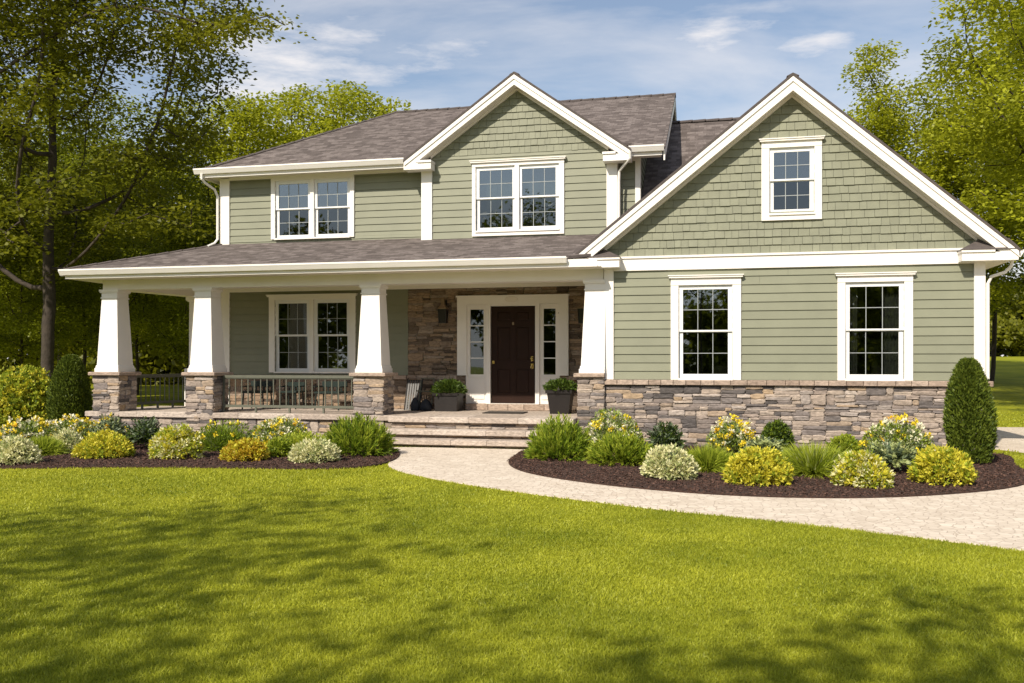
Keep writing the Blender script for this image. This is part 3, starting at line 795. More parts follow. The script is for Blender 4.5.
# ---- porch floor, steps
mb = MB()
mb.box(-12.45, -5.90, 16.02, YB + .3, 0.0, FL - .105)
mb.build('porch_base', M['mortar'], house)
mb = MB(); stones(mb, front(16.02), -12.4, -5.9, 0.0, FL - .11, seed=30); mb.build('porch_base_stone', M['stone'], house)
mb = MB()
rnd = random.Random(5)
def slabs(mb, x0, x1, y0, y1, z0, z1, w, rnd):
    x = x0
    while x < x1 - .01:
        ww = w * rnd.uniform(.8, 1.25)
        if x1 - (x + ww) < w * .5: ww = x1 - x
        mb.box(x + .003, x + ww - .003, y0 + rnd.uniform(0, .012), y1, z0, z1 + rnd.uniform(-.002, .002), .01)
        x += ww
slabs(mb, -12.5, -5.86, 15.93, 16.5, FL - .105, FL, 1.1, rnd)
mb.box(-12.48, -1.95, 16.505, YB + .05, FL - .1, FL - .003)
mb.build('porch_floor', M['slab'], house)
stp = MB()
slabs(stp, -5.86, -2.42, 15.62, 16.5, FL - .105, FL, .85, rnd); stp.build('porch_landing', M['slab'], house)
mb = MB()
for y, z0, z1 in ((15.28, .197, .290), (14.95, .055, .145)):
    slabs(mb, -5.90, -2.42, y, y + .42, z0, z1, .8, rnd)
mb.build('porch_steps', M['slab'], house)
mb = MB()
for y, z0, z1, sd_ in ((15.72, .291, FL - .108, 1), (15.40, .146, .196, 2), (15.07, 0.0, .054, 3)):
    stones(mb, front(y), -5.82, -2.46, z0, z1, seed=40 + sd_, hmin=.1, hmax=.12, wmin=.14, wmax=.4, d0=.004, d1=.02)
mb.box(-5.82, -2.46, 15.73, 16.5, 0, FL - .11); mb.box(-5.82, -2.46, 15.41, 15.72, 0, .19); mb.box(-5.82, -2.46, 15.08, 15.39, 0, .052)
mb.build('step_risers', M['stone'], house)

# ---- columns
def column(cx, cy, half_left_only=False, clipx=None):
    z0 = 1.30
    def ring(h, z):
        xr = cx + h if clipx is None else clipx
        return [(cx - h, cy - h, z), (xr, cy - h, z), (xr, cy + h, z), (cx - h, cy + h, z)]
    mb = MB()
    mb.rings([ring(.275, z0), ring(.275, z0 + .075)])
    mb.rings([ring(.262, z0 + .0755), ring(.255, z0 + .125), ring(.245, z0 + .135)])
    mb.rings([ring(.243, z0 + .1355), ring(.178, 2.79)])
    mb.rings([ring(.195, 2.791), ring(.195, 2.815)])
    mb.rings([ring(.180, 2.8155), ring(.18, 2.90), ring(.20, 2.905), ring(.215, 2.94), ring(.215, 2.974)])
    c = mb.build('column', M['white'], house)
    H = .305; st = MB()
    x1 = cx + H if clipx is None else clipx
    fz = 0.0
    stones(st, front(cy - H + .03), cx - H, x1, fz, 1.225, seed=int(abs(cx) * 100), wmin=.13, wmax=.40)
    if clipx is None: stones(st, rightw(cx + H - .03), cy - H + .03, cy + H, fz, 1.225, seed=int(abs(cx) * 100) + 1, wmin=.13, wmax=.36)
    stones(st, leftw(cx - H + .03), cy - H + .03, cy + H, fz, 1.225, seed=int(abs(cx) * 100) + 2, wmin=.13, wmax=.36)
    st.build('stone_base', M['stone'], c)
    kb = MB(); kb.box(cx - H + .028, x1 - (.028 if clipx is None else 0), cy - H + .028, cy + H, 0, 1.224); kb.build('base_core', M['mortar'], c)
    k = MB(); k.box(cx - .36, (cx + .36) if clipx is None else clipx, cy - .36, cy + .36, 1.226, 1.298, .012); k.build('base_cap', M['cap'], c)
CY = 16.24
column(-12.02, CY); column(-9.91, CY); column(-6.375, CY); column(-2.10, CY, clipx=-1.915)
mb = MB(); cx, cy = -11.52, 18.42
mb.rings([[(cx - h, cy - h, z), (cx + h, cy - h, z), (cx + h, cy + h, z), (cx - h, cy + h, z)] for h, z in ((.19, FL), (.19, 1.35), (.12, 1.36), (.115, 2.86), (.14, 2.87), (.17, 2.90), (.17, 2.984))])
mb.build('back_post', M['white'], house)

# ---- railings
def railing(a, b, n, z0=.60, z1=1.24, foot=True):
    a, b = Vector(a), Vector(b); d = (b - a); L = d.length; d.normalize(); s = Vector((-d.y, d.x, 0))
    def bar(mb, p, q, z0, z1, w):
        mb.hexa([tuple(Vector(v) + Vector((0, 0, z))) for z in (z0, z1) for v in (p - s * w, q - s * w, q + s * w, p + s * w)])
    mb = MB(); bar(mb, a, b, z1 - .055, z1, .032); bar(mb, a, b, z0, z0 + .05, .022); bar(mb, a, b, z1 - .075, z1 - .056, .018)
    bar(mb, a, a + d * .035, FL, z1 - .076, .018); bar(mb, b - d * .035, b, FL, z1 - .076, .018)
    for k in (1, 2, 3):
        p = a + d * (L * k / 4); bar(mb, p - d * .018, p + d * .018, FL, z0, .018)
    r = mb.build('railing', M['rail'], house)
    first = None
    for k in range(n):
        p = a + d * (L * (k + 1) / (n + 1))
        if first is None:
            q = MB(); q.box(p.x - .009, p.x + .009, p.y - .009, p.y + .009, z0 + .051, z1 - .077); first = q.build('baluster', M['rail'], r); p0 = p
        else:
            o = first.copy(); COL.objects.link(o); o.parent = r; o.location = (p - p0)
railing((-9.58, 16.26, 0), (-6.70, 16.26, 0), 20)
railing((-12.0, 16.56, 0), (-11.62, 18.2, 0), 12)

# ---- front door, sidelights, casing
DX0, DX1, DZ0, DZ1 = -4.575, -3.62, .63, 2.665
mb = MB()
mb.box(-5.29, -5.10, YB - .085, YB + .03, 1.22, 2.70); mb.box(-3.11, -2.925, YB - .085, YB + .03, 1.22, 2.70)
mb.box(-5.29, -2.925, YB - .088, YB + .03, 2.70, 2.86); mb.box(-5.31, -2.905, YB - .115, YB + .02, 2.86, 2.89)
mb.box(-5.10, -5.085, YB - .08, YB + .05, .63, 2.699); mb.box(-3.125, -3.11, YB - .08, YB + .05, .63, 2.699)
mb.box(-4.66, DX0, YB - .072, YB + .06, .63, 2.699); mb.box(DX1, -3.535, YB - .072, YB + .06, .63, 2.699)
mb.box(DX0, DX1, YB - .06, YB + .06, DZ1, 2.699)
mb.build('door_casing', M['white'], house)
mb = MB()
ring = [(math.cos(a), math.sin(a)) for a in (2 * math.pi * k / 20 for k in range(20))]
mb.rings([[(-4.12 + .14 * r * c, YB - .088 - d, 2.80 + .062 * r * s) for c, s in ring] for r, d in ((1, 0), (1, .012), (.86, .022), (.8, .014), (.3, .02))])
mb.build('door_ornament', M['soffit'], house)
mb = MB(); yd = YB - .005
mb.box(DX0 + .004, DX1 - .004, yd + .012, yd + .05, DZ0 + .01, DZ1 - .004)
st_, cw = .125, (DX1 - DX0)
cols_ = [(DX0 + .135, DX0 + cw / 2 - .055), (DX0 + cw / 2 + .055, DX1 - .135)]
rows_ = [(.855, 1.36), (1.53, 2.235), (2.36, 2.55)]
xs = [DX0 + .004, cols_[0][0], cols_[0][1], cols_[1][0], cols_[1][1], DX1 - .004]
mb.box(xs[0], xs[1], yd, yd + .0115, DZ0 + .01, DZ1 - .004); mb.box(xs[2], xs[3], yd, yd + .0115, DZ0 + .01, DZ1 - .004); mb.box(xs[4], xs[5], yd, yd + .0115, DZ0 + .01, DZ1 - .004)
zz = [DZ0 + .01, rows_[0][0], rows_[0][1], rows_[1][0], rows_[1][1], rows_[2][0], rows_[2][1], DZ1 - .004]
for a, b in cols_:
    for k in (0, 2, 4, 6): mb.box(a, b, yd + .0005, yd + .0115, zz[k], zz[k + 1])
    for c, d in rows_:
        i = .035
        mb.rings([[(a + .012, yd + .0118, c + .012), (b - .012, yd + .0118, c + .012), (b - .012, yd + .0118, d - .012), (a + .012, yd + .0118, d - .012)],
                  [(a + i, yd + .001, c + i), (b - i, yd + .001, c + i), (b - i, yd + .001, d - i), (a + i, yd + .001, d - i)]])
door = mb.build('front_door', M['door'], house)
mb = MB(); hx = DX1 - .075
mb.box(hx - .026, hx + .026, yd - .012, yd, 1.52, 1.62, .004); mb.tube([(hx, yd - .012, 1.57), (hx, yd - .05, 1.57)], .018, 10); mb.tube([(hx, yd - .05, 1.57), (hx, yd - .085, 1.57)], [.03, .022], 12)
mb.build('deadbolt', M['brass'], door)
mb = MB()
mb.box(hx - .028, hx + .028, yd - .012, yd, 1.36, 1.47, .004); mb.tube([(hx, yd - .01, 1.44), (hx, yd - .06, 1.43), (hx - .02, yd - .065, 1.38), (hx, yd - .02, 1.36)], .012, 8)
mb.build('handle', M['brass'], door)
mb = MB(); mb.box(DX0 + .03, DX0 + .075, yd - .014, yd, 1.46, 1.53, .004); mb.tube([(DX0 + .052, yd - .014, 1.5), (DX0 + .052, yd - .05, 1.5)], .017, 10); mb.build('door_knob', M['brass'], door)
mb = MB(); mb.tube([(-4.10, yd, 2.30), (-4.10, yd - .012, 2.30)], .018, 12); mb.box(-4.118, -4.082, yd - .006, yd - .0005, 2.27, 2.33, .003); mb.build('peephole', M['lamp_top'], door)
mb = MB(); mb.box(DX0 - .08, DX1 + .08, YB - .12, YB + .05, FL + .126, DZ0 + .008, .004); mb.build('threshold', M['soffit'], door)
for a, b in ((-5.085, -4.66), (-3.535, -3.125)):
    g0, g1 = (a + b) / 2 - .145, (a + b) / 2 + .145
    if a > -4: g0, g1 = -3.45, -3.20
    gz0, gz1 = 1.24, 2.60; y = YB - .03
    mb = MB(); mb.box(a, g0, y, y + .05, .63, 2.698); mb.box(g1, b, y, y + .05, .63, 2.698); mb.box(g0, g1, y + .001, y + .05, gz1, 2.698); mb.box(g0, g1, y + .001, y + .05, .63, gz0)
    mb.box(a + .05, b - .05, y - .012, y, .72, 1.14, .005); mb.box(a + .04, b - .04, y - .016, y, 1.175, 1.20)
    slt = mb.build('sidelight', M['white'], house)
    p = MB(); p.box(g0 - .004, g1 + .004, y + .022, y + .027, gz0 - .004, gz1 + .004); p.build('pane', M['glass_dark'], slt)
    q = MB()
    for k in (1, 2, 3):
        z = gz0 + (gz1 - gz0) * k / 4; q.box(g0, g1, y + .004, y + .021, z - .011, z + .011)
    q.build('muntin', M['vinyl'], slt)
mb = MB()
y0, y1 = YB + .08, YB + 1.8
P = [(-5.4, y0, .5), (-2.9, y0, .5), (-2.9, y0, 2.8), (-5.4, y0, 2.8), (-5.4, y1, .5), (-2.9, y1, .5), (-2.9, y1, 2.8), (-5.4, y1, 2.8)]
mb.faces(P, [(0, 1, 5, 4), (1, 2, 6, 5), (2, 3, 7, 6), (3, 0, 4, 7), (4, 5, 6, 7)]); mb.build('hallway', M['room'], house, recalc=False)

# ---- downspouts
def downspout(pts, straps=()):
    mb = MB(); mb.tube(pts, .028, 8); return mb.build('downspout', M['gutter'], house, smooth=False)
downspout([(-11.0, 17.78, 5.63), (-11.0, 17.79, 5.52), (-10.97, 17.88, 5.45), (-10.88, 18.12, 5.34), (-10.86, 18.2, 5.2), (-10.86, 18.2, 4.25), (-10.88, 18.1, 4.14), (-10.95, 17.95, 4.06)])
downspout([(-1.62, 17.68, 5.63), (-1.62, 17.72, 5.5), (-1.75, 17.86, 5.40), (-1.86, 17.96, 5.3), (-1.87, 17.98, 5.1), (-1.87, 17.98, 4.0)])
downspout([(4.70, 15.98, 3.2), (4.68, 16.0, 3.05), (4.60, 16.05, 2.96), (4.42, 16.12, 2.90), (4.37, 16.14, 2.78), (4.37, 16.14, 1.22)])

# ------------------------------------------------------------------ things on and around the porch
def lantern(x, Y, z, label):
    o = empty('wall_lantern', (x, Y, z), label, 'lamp', 'lanterns beside the front door')
    mb = MB(); mb.box(x - .05, x + .05, Y - .02, Y + .0, z - .05, z + .22, .006); mb.tube([(x, Y - .02, z + .12), (x, Y - .08, z + .17), (x, Y - .13, z + .13)], .012, 8); mb.build('wall_bracket', M['black'], o)
    c = (x, Y - .13)
    def ring(h, zz): return [(c[0] - h, c[1] - h, zz), (c[0] + h, c[1] - h, zz), (c[0] + h, c[1] + h, zz), (c[0] - h, c[1] + h, zz)]
    g = MB(); g.rings([ring(.066, z - .25), ring(.082, z + .02)]); g.build('lamp_glass', M['lamp_glass'], o)
    f = MB()
    for sx in (-1, 1):
        for sy in (-1, 1):
            f.tube([(c[0] + sx * .069, c[1] + sy * .069, z - .26), (c[0] + sx * .086, c[1] + sy * .086, z + .025)], .009, 6)
    f.rings([ring(.078, z - .275), ring(.078, z - .25)]); f.build('lamp_frame', M['black'], o)
    t = MB(); t.rings([ring(.10, z + .02), ring(.10, z + .035), ring(.045, z + .10), ring(.028, z + .20), ring(.034, z + .23), ring(.012, z + .26)]); t.build('lamp_cap', M['lamp_top'], o)
lantern(-5.57, YB - .04, 2.59, 'black wall lantern on the brown stone left of the dark front door')
lantern(-2.62, YB - .04, 2.56, 'black wall lantern half hidden behind the white column nearest the green wing')

# ------------------------------------------------------------------ foliage
def rot_basis(d, rng):
    """unit vectors (n,3) -> two perpendicular unit vectors with random spin"""
    a = rng.normal(size=d.shape); s = np.cross(d, a); s /= np.linalg.norm(s, axis=1, keepdims=True) + 1e-9
    return s, np.cross(d, s)
def unit(v): return v / (np.linalg.norm(v, axis=-1, keepdims=True) + 1e-9)
def leaf_cards(pos, direc, length, width, rng, fold=0.25):
    """leaf-shaped folded quads: base, side, tip, side"""
    n = len(pos); d = unit(direc); s, b = rot_basis(d, rng)
    L = (length * rng.uniform(.7, 1.25, n))[:, None]; w = (width * rng.uniform(.7, 1.25, n))[:, None] / 2
    base = pos; tip = pos + d * L; m = pos + d * L * .45 + b * L * fold * .3
    V = np.stack([base, m + s * w, tip, m - s * w], axis=1).reshape(-1, 3)
    i = np.arange(n) * 4
    return V, np.stack([i, i + 1, i + 2, i + 3], axis=1)
def blades(base, direc, length, width, rng, bend=0.4, droop=None):
    """tapered two-part blades bending under their own weight"""
    n = len(base); d = unit(direc); s, b = rot_basis(d, rng)
    L = np.asarray(length).reshape(-1, 1) * np.ones((n, 1)); w = width * rng.uniform(.7, 1.3, (n, 1)) / 2
    dn = np.array([0, 0, -1.0]) if droop is None else droop
    p1 = base + d * L * .5 + dn * L * bend * .12; p2 = base + d * L + dn * L * bend * .5
    V = np.stack([base - s * w * .7, base + s * w * .7, p1 + s * w, p1 - s * w, p2], axis=1).reshape(-1, 3)
    i = np.arange(n) * 5
    return V, np.stack([i + 3, i + 2, i + 4], axis=1), np.stack([i, i + 1, i + 2, i + 3], axis=1)
def dome_dirs(n, rng, low=-0.15):
    z = rng.uniform(low, 1, n); a = rng.uniform(0, 2 * np.pi, n); r = np.sqrt(np.maximum(0, 1 - z * z))
    return np.stack([r * np.cos(a), r * np.sin(a), z], axis=1)
def lumpy(dirs, rng, amp=.14, k=7):
    """radius multiplier with a few bumps so outlines stay uneven"""
    c = unit(rng.normal(size=(k, 3))); a = rng.uniform(-1, 1, k)
    return 1 + amp * np.sum(a * np.exp(4 * (dirs @ c.T - 1)) , axis=1)

LM = {
 'lime': leaf_mat('lime_leaf', (0.24, 0.31, 0.022), (0.46, 0.51, 0.055), .35),
 'green': leaf_mat('spiky_green_leaf', (0.10, 0.17, 0.012), (0.30, 0.38, 0.030), .35),
 'deep': leaf_mat('deep_green_leaf', (0.035, 0.065, 0.010), (0.10, 0.15, 0.018), .3),
 'gold': leaf_mat('golden_leaf', (0.50, 0.46, 0.02), (0.78, 0.70, 0.09), .3),
 'rust': leaf_mat('bronze_gold_leaf', (0.30, 0.17, 0.012), (0.62, 0.46, 0.03), .3),
 'cream': leaf_mat('cream_edged_leaf', (0.64, 0.62, 0.28), (0.82, 0.79, 0.50), .25),
 'blue': leaf_mat('grey_green_leaf', (0.085, 0.125, 0.065), (0.22, 0.27, 0.15), .25),
 'pale': leaf_mat('pale_green_leaf', (0.30, 0.36, 0.12), (0.52, 0.55, 0.24), .3),
 'yellow': leaf_mat('yellow_petal', (0.75, 0.56, 0.02), (0.85, 0.72, 0.06), .2),
 'white': leaf_mat('cream_petal', (0.78, 0.74, 0.48), (0.85, 0.82, 0.66), .2),
 'orange': leaf_mat('orange_petal', (0.75, 0.40, 0.02), (0.80, 0.52, 0.03), .2),
 'conifer': leaf_mat('arborvitae_spray', (0.042, 0.072, 0.008), (0.17, 0.215, 0.024), .25),
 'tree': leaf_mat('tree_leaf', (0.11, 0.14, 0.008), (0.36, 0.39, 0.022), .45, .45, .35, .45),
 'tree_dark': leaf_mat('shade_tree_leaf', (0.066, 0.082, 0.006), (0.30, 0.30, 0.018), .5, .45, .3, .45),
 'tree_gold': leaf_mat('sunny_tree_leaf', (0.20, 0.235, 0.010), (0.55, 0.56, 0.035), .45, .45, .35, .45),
}
SHRUBS = []
def build_shrub(name, kind, x, y, w, h, label, cat, seed, group=None):
    rng = np.random.default_rng(seed); r = w / 2 * (1.04 if kind in ('mound', 'grass', 'softmound', 'feather', 'flower', 'greyflower', 'fern', 'creamfern', 'spike', 'lime') else .94); c = np.array([x, y, 0.03])
    Vs, T, Q, mi_t, mi_q, off = [], [], [], [], [], 0
    def add_q(V, q, m):
        nonlocal off
        Vs.append(V); Q.append(q + off); mi_q.append(np.broadcast_to(m, (len(q),))); off += len(V)
    def add_b(V, t, q, m):
        nonlocal off
        Vs.append(V); T.append(t + off); Q.append(q + off); mi_t.append(np.broadcast_to(m, (len(t),))); mi_q.append(np.broadcast_to(m, (len(q),))); off += len(V)
    flowers = None
    def dome(n, ll, lw, m, rad=(.55, 1.0), up=.35, jitter=.5, amp=.16, low=-.05, zc=.18, mat_w=None):
        d = dome_dirs(n, rng, low); q = rng.uniform(0, 1, n) ** .5 * (rad[1] - rad[0]) + rad[0]
        q *= lumpy(d, rng, amp)
        p = d * q[:, None] * np.array([r, r, h * (1 - zc) * .94]) + c + np.array([0, 0, h * zc])
        p[:, 2] = np.maximum(p[:, 2], .03)
        dr = d * np.array([1, 1, .8]) + np.array([0, 0, up]) + rng.normal(size=(n, 3)) * jitter
        V, f = leaf_cards(p - unit(dr) * ll * .6, dr, ll, lw, rng)
        mm = m if mat_w is None else rng.choice(len(mat_w), n, p=mat_w)
        add_q(V, f, mm)
    def burst(n, wd, m, spread=1.0, bend=.3, Lf=(.8, 1.05), base_r=.35, dirlow=.05):
        d = dome_dirs(n, rng, dirlow)
        b = c + np.stack([d[:, 0] * r * base_r * rng.uniform(0, 1, n), d[:, 1] * r * base_r * rng.uniform(0, 1, n), np.full(n, .02)], axis=1)
        tgt = c + d * np.array([r * spread, r * spread, h]) * (lumpy(d, rng, .12) * rng.uniform(*Lf, n))[:, None]
        L = np.linalg.norm(tgt - b, axis=1)
        V, t, q = blades(b, tgt - b, L, wd, rng, bend); add_b(V, t, q, m)
    def stems(n):
        d = dome_dirs(n, rng, .1); b = np.repeat(c[None], n, 0) + rng.normal(size=(n, 3)) * np.array([r * .1, r * .1, 0])
        tgt = c + d * np.array([r, r, h]) * .8; V, t, q = blades(b, tgt - b, np.linalg.norm(tgt - b, axis=1), .012, rng, .05); add_b(V, t, q, len(mats) - 1)
    if kind in ('spike', 'lime'):
        mats = [LM['green'], LM['lime'], M['twig']] if kind == 'spike' else [LM['lime'], LM['green'], M['twig']]
        # many upright shoots, each a tuft of narrow leaves
        n = 420 if kind == 'spike' else 480
        d = dome_dirs(n, rng, .02); tip = c + d * np.array([r * 1.08, r * 1.08, h * .94]) * (lumpy(d, rng, .10) * rng.uniform(.72, 1.0, n))[:, None]
        for k in range(n):
            b0 = c + (tip[k] - c) * np.array([.62, .62, 0]); ax = tip[k] - b0; L = np.linalg.norm(ax); m = 17
            tt = rng.uniform(.30, 1.0, m)[:, None] ** .7; p = b0 + ax * tt
            side = rng.normal(size=(m, 3)); side -= (side @ unit(ax))[:, None] * unit(ax); side = unit(side)
            dr = unit(ax) * .8 + side * .55 + unit(tip[k] - c) * .45
            ll = (.10 if kind == 'spike' else .075)
            V, t, q = blades(p, dr, ll * rng.uniform(.7, 1.2, m), .014, rng, .1); add_b(V, t, q, rng.choice(2, 1, p=[.65, .35])[0])
        burst(120, .014, 0); stems(14)
    elif kind in ('golden', 'rust', 'cream', 'creamgold', 'limelow', 'dark', 'hedge'):
        mats = {'golden': [LM['gold'], LM['lime'], M['twig']], 'rust': [LM['rust'], LM['gold'], M['twig']], 'cream': [LM['cream'], LM['pale'], LM['blue'], M['twig']], 'creamgold': [LM['gold'], LM['cream'], LM['lime'], M['twig']],
                'limelow': [LM['lime'], LM['green'], M['twig']], 'dark': [LM['deep'], LM['green'], M['twig']], 'hedge': [LM['lime'], LM['gold'], LM['deep'], M['twig']]}[kind]
        wts = {'golden': [.74, .26], 'rust': [.55, .45], 'cream': [.68, .29, .03], 'creamgold': [.42, .28, .30], 'limelow': [.6, .4], 'dark': [.8, .2], 'hedge': [.58, .34, .08]}[kind]
        big = kind == 'hedge'
        n = int((16000 if big else 4800) * (1 if big else max(.6, w * h / .3)))
        ll, lw = (.075, .048) if big else (.052, .027)
        # leaves gathered in little rosettes at shoot tips
        nr = n // 9; d = dome_dirs(nr, rng, -.12); q = (rng.uniform(.25, 1, nr) ** .4) * lumpy(d, rng, .07 if big else .2, 10)
        pr = d * q[:, None] * np.array([r, r, h * .84]) + c + np.array([0, 0, h * .13])
        wr = rng.choice(len(wts), nr, p=wts)
        ax = unit(d + np.array([0, 0, .35]) + rng.normal(size=(nr, 3)) * .25)
        P = np.repeat(pr, 9, 0); A = np.repeat(ax, 9, 0); Wm = np.repeat(wr, 9)
        flip = rng.uniform(0, 1, len(Wm)) < .2; Wm = np.where(flip, rng.choice(len(wts), len(Wm), p=wts), Wm)
        side = rng.normal(size=P.shape); dr = A * .75 + unit(side) * .75
        P = P + side * .012; P[:, 2] = np.maximum(P[:, 2], .03)
        V, f = leaf_cards(P, dr, ll, lw, rng); add_q(V, f, Wm)
        stems(40)
    elif kind in ('mound', 'grass', 'softmound', 'feather'):
        mats = {'mound': [LM['lime'], LM['green'], M['twig']], 'grass': [LM['lime'], LM['pale'], M['twig']], 'softmound': [LM['green'], LM['pale'], M['twig']], 'feather': [LM['lime'], LM['gold'], M['twig']]}[kind]
        nb = {'mound': 1900, 'grass': 1300, 'softmound': 1700, 'feather': 1300}[kind]
        burst(nb // 2, .013, 0, 1.06, .25, (.8, 1.0), .8, -.02)
        burst(nb, .014 if kind != 'grass' else .017, 0, 1.12 if kind != 'grass' else 1.35, .30 if kind == 'grass' else .45, (.74, 1.03), .6)
        burst(nb // 2, .014, 1, 1.0, .4, (.7, 1.0), .7, -.02)
        if kind in ('softmound', 'feather'): dome(900, .07, .022, 0, (.5, 1.0), .5)
    elif kind in ('fern', 'creamfern', 'greyflower'):
        mats = {'fern': [LM['blue'], LM['deep'], M['twig']], 'creamfern': [LM['pale'], LM['blue'], M['twig']], 'greyflower': [LM['blue'], LM['pale'], M['twig']]}[kind]
        nf = 120; d = dome_dirs(nf, rng, .15)
        for k in range(nf):   # arching fronds with leaflets on both sides
            tip = d[k] * np.array([r, r, h]) * rng.uniform(.75, 1.05); m = 15; tt = np.linspace(.25, 1, m)
            p = c + np.outer(tt, tip); p[:, 2] += h * .22 * np.sin(tt * np.pi) * (1 - d[k, 2] * .7)
            ax = unit(tip); sd = unit(np.cross(ax, [0, 0, 1.0]) + 1e-6)
            for sg in (-1, 1):
                dr = ax * .6 + sd * sg + rng.normal(size=(m, 3)) * .15 + np.array([0, 0, .12])
                V, f = leaf_cards(p, dr, .095 * (1.25 - tt).mean(), .028, rng); add_q(V, f, int(rng.uniform() < .35))
        dome(500, .06, .03, 1, (.2, .8), .4)
    elif kind == 'flower':
        mats = [LM['green'], LM['pale'], LM['blue'], M['twig']]
        dome(3200, .06, .026, 0, (.35, 1.0), .4, .55, .3, mat_w=[.45, .35, .20])
        burst(160, .012, 1, .9, .15, (.8, 1.05)); stems(16)
    if kind in ('flower', 'greyflower', 'softmound'):
        nh = {'flower': 90, 'greyflower': 14, 'softmound': 12}[kind]
        d = dome_dirs(nh, rng, .12); d[:, 1] -= .12; d = unit(d)
        hp = c + d * np.array([r, r, h * .97]) * rng.uniform(.86, 1.03, nh)[:, None] + np.array([0, 0, .02])
        FV, FQ, fm, fo = [], [], [], 0
        for k in range(nh):
            m = 12; dd = dome_dirs(m, rng, -.1); pc = hp[k] + rng.normal(size=(m, 3)) * .018
            V, f = leaf_cards(pc, dd + d[k] * .5, .045, .036, rng); FV.append(V); FQ.append(f + fo); fo += len(V)
            fm.append(np.full(m, rng.choice(3, p=[.52, .44, .04] if kind == 'flower' else [.88, .0, .12])))
        flowers = (np.concatenate(FV), np.concatenate(FQ), np.concatenate(fm))
    V = np.concatenate(Vs); tr = np.concatenate(T) if T else np.zeros((0, 3), int); qd = np.concatenate(Q) if Q else np.zeros((0, 4), int)
    mi = np.concatenate((mi_t or [np.zeros(0, int)]) + (mi_q or [np.zeros(0, int)]))
    V[:, 2] = np.maximum(V[:, 2], .008)
    loc = Vector((x, y, 0))
    o = np_mesh(name, V - np.array([x, y, 0]), tr, qd, mats, mi); o.location = loc; LOC[o] = loc
    tag(o, label, cat, group)
    if flowers:
        np_mesh('blossoms', flowers[0] - np.array([x, y, 0]), np.zeros((0, 3), int), flowers[1], [LM['yellow'], LM['white'], LM['orange']], flowers[2], parent=o)
    return o

def build_conifer(x, y, w, h, label, seed, shape=1.0, n=17000, mat=None):
    rng = np.random.default_rng(seed)
    t = rng.uniform(0, 1, n) ** .85; a = rng.uniform(0, 2 * np.pi, n)
    prof = np.where(t < .25, .86 + .14 * (t / .25), np.sqrt(np.maximum(0, 1 - ((t - .25) / .76) ** 1.75)))
    dirs = np.stack([np.cos(a), np.sin(a), t * 2 - 1], axis=1); lum = lumpy(unit(dirs), rng, .2, 18) * (1 + .05 * np.sin(a * 9 + t * 23))
    w *= .9; rr = w / 2 * prof * lum * rng.uniform(.45, 1.0, n) ** .35
    p = np.stack([rr * np.cos(a), rr * np.sin(a), .04 + t * h * .95], axis=1)
    dr = np.stack([np.cos(a) * .5, np.sin(a) * .5, np.full(n, .9)], axis=1) + rng.normal(size=(n, 3)) * .33
    V, f = leaf_cards(p, dr, .062, .026, rng)
    o = np_mesh('conifer', V, np.zeros((0, 3), int), f, [mat or LM['conifer']]); o.location = (x, y, 0); LOC[o] = Vector((x, y, 0))
    mb = MB(); mb.tube([(x, y, -.05), (x, y, h * .8)], [.05, .015], 7); mb.build('trunk', M['bark'], o)
    return tag(o, label, 'shrub', 'clipped columnar conifers at the house corners')

# -- potted plants, mat, chairs, bags on the porch
def planter(x, y, wb, wt, h, label, seed, plant_h):
    o = empty('potted_plant', (x, y, FL), label, 'potted plant', 'planters flanking the front door')
    def ring(s, z): return [(x - s, y - s, FL + z), (x + s, y - s, FL + z), (x + s, y + s, FL + z), (x - s, y + s, FL + z)]
    mb = MB(); mb.rings([ring(wb / 2, 0), ring(wt / 2 - .01, h * .86)]); mb.rings([ring(wt / 2 + .015, h * .86), ring(wt / 2 + .02, h)]); mb.rings([ring(wt / 2 - .03, h * .999), ring(wt / 2 - .03, h * 1.003)])
    mb.build('pot', M['pot'], o)
    rng = np.random.default_rng(seed); n = 1500; r = wt * .66
    d = dome_dirs(n, rng, -.05); q = rng.uniform(.2, 1, n) ** .4 * lumpy(d, rng, .2)
    p = np.array([x, y, FL + h]) + d * q[:, None] * np.array([r, r, plant_h]); p[:, 2] += .01
    V, f = leaf_cards(p - np.array(LOC[o]), d + np.array([0, 0, .3]) + rng.normal(size=(n, 3)) * .5, .075, .035, rng)
    np_mesh('foliage', V, np.zeros((0, 3), int), f, [LM['deep']], parent=o)
planter(-5.33, 17.74, .46, .50, .37, 'dark square planter with leafy green plant left of the front door', 61, .22)
planter(-2.93, 17.30, .36, .48, .46, 'dark tapered planter with green plant right of the door beside the column', 62, .16)
mb = MB(); mb.box(-4.42, -3.62, 16.95, 17.50, FL + .001, FL + .018, .005)
o = mb.build('doormat', M['mat']); tag(o, 'dark flat doormat lying on the porch in front of the door', 'doormat')

def low_chair(x, y, label, wdt=.52, back=.20):
    o = empty('patio_chair', (x, y, FL), label, 'chair', 'dark metal chairs behind the porch railing')
    z = FL + .34; h = wdt / 2
    mb = MB(); mb.box(x - h, x + h, y - .22, y + .22, z, z + .045, .01); mb.build('seat', M['chair'], o)
    b = MB(); b.box(x - h, x + h, y + .19, y + .225, z + .13, z + .13 + back * .6, .006)
    for k in range(6):
        xx = x - h + .03 + (2 * h - .06) * k / 5; b.box(xx - .012, xx + .012, y + .195, y + .22, z + .045, z + .131)
    b.build('backrest', M['chair'], o)
    for sx in (-1, 1):
        for sy in (-1, 1):
            l = MB(); l.tube([(x + sx * (h - .04), y + sy * .18, z), (x + sx * (h - .015), y + sy * .20, FL)], .016, 6); l.build('leg', M['chair'], o)
        a = MB(); a.box(x + sx * h - .016, x + sx * h + .016, y - .2, y + .2, z + .13, z + .155, .004); a.build('armrest', M['chair'], o)
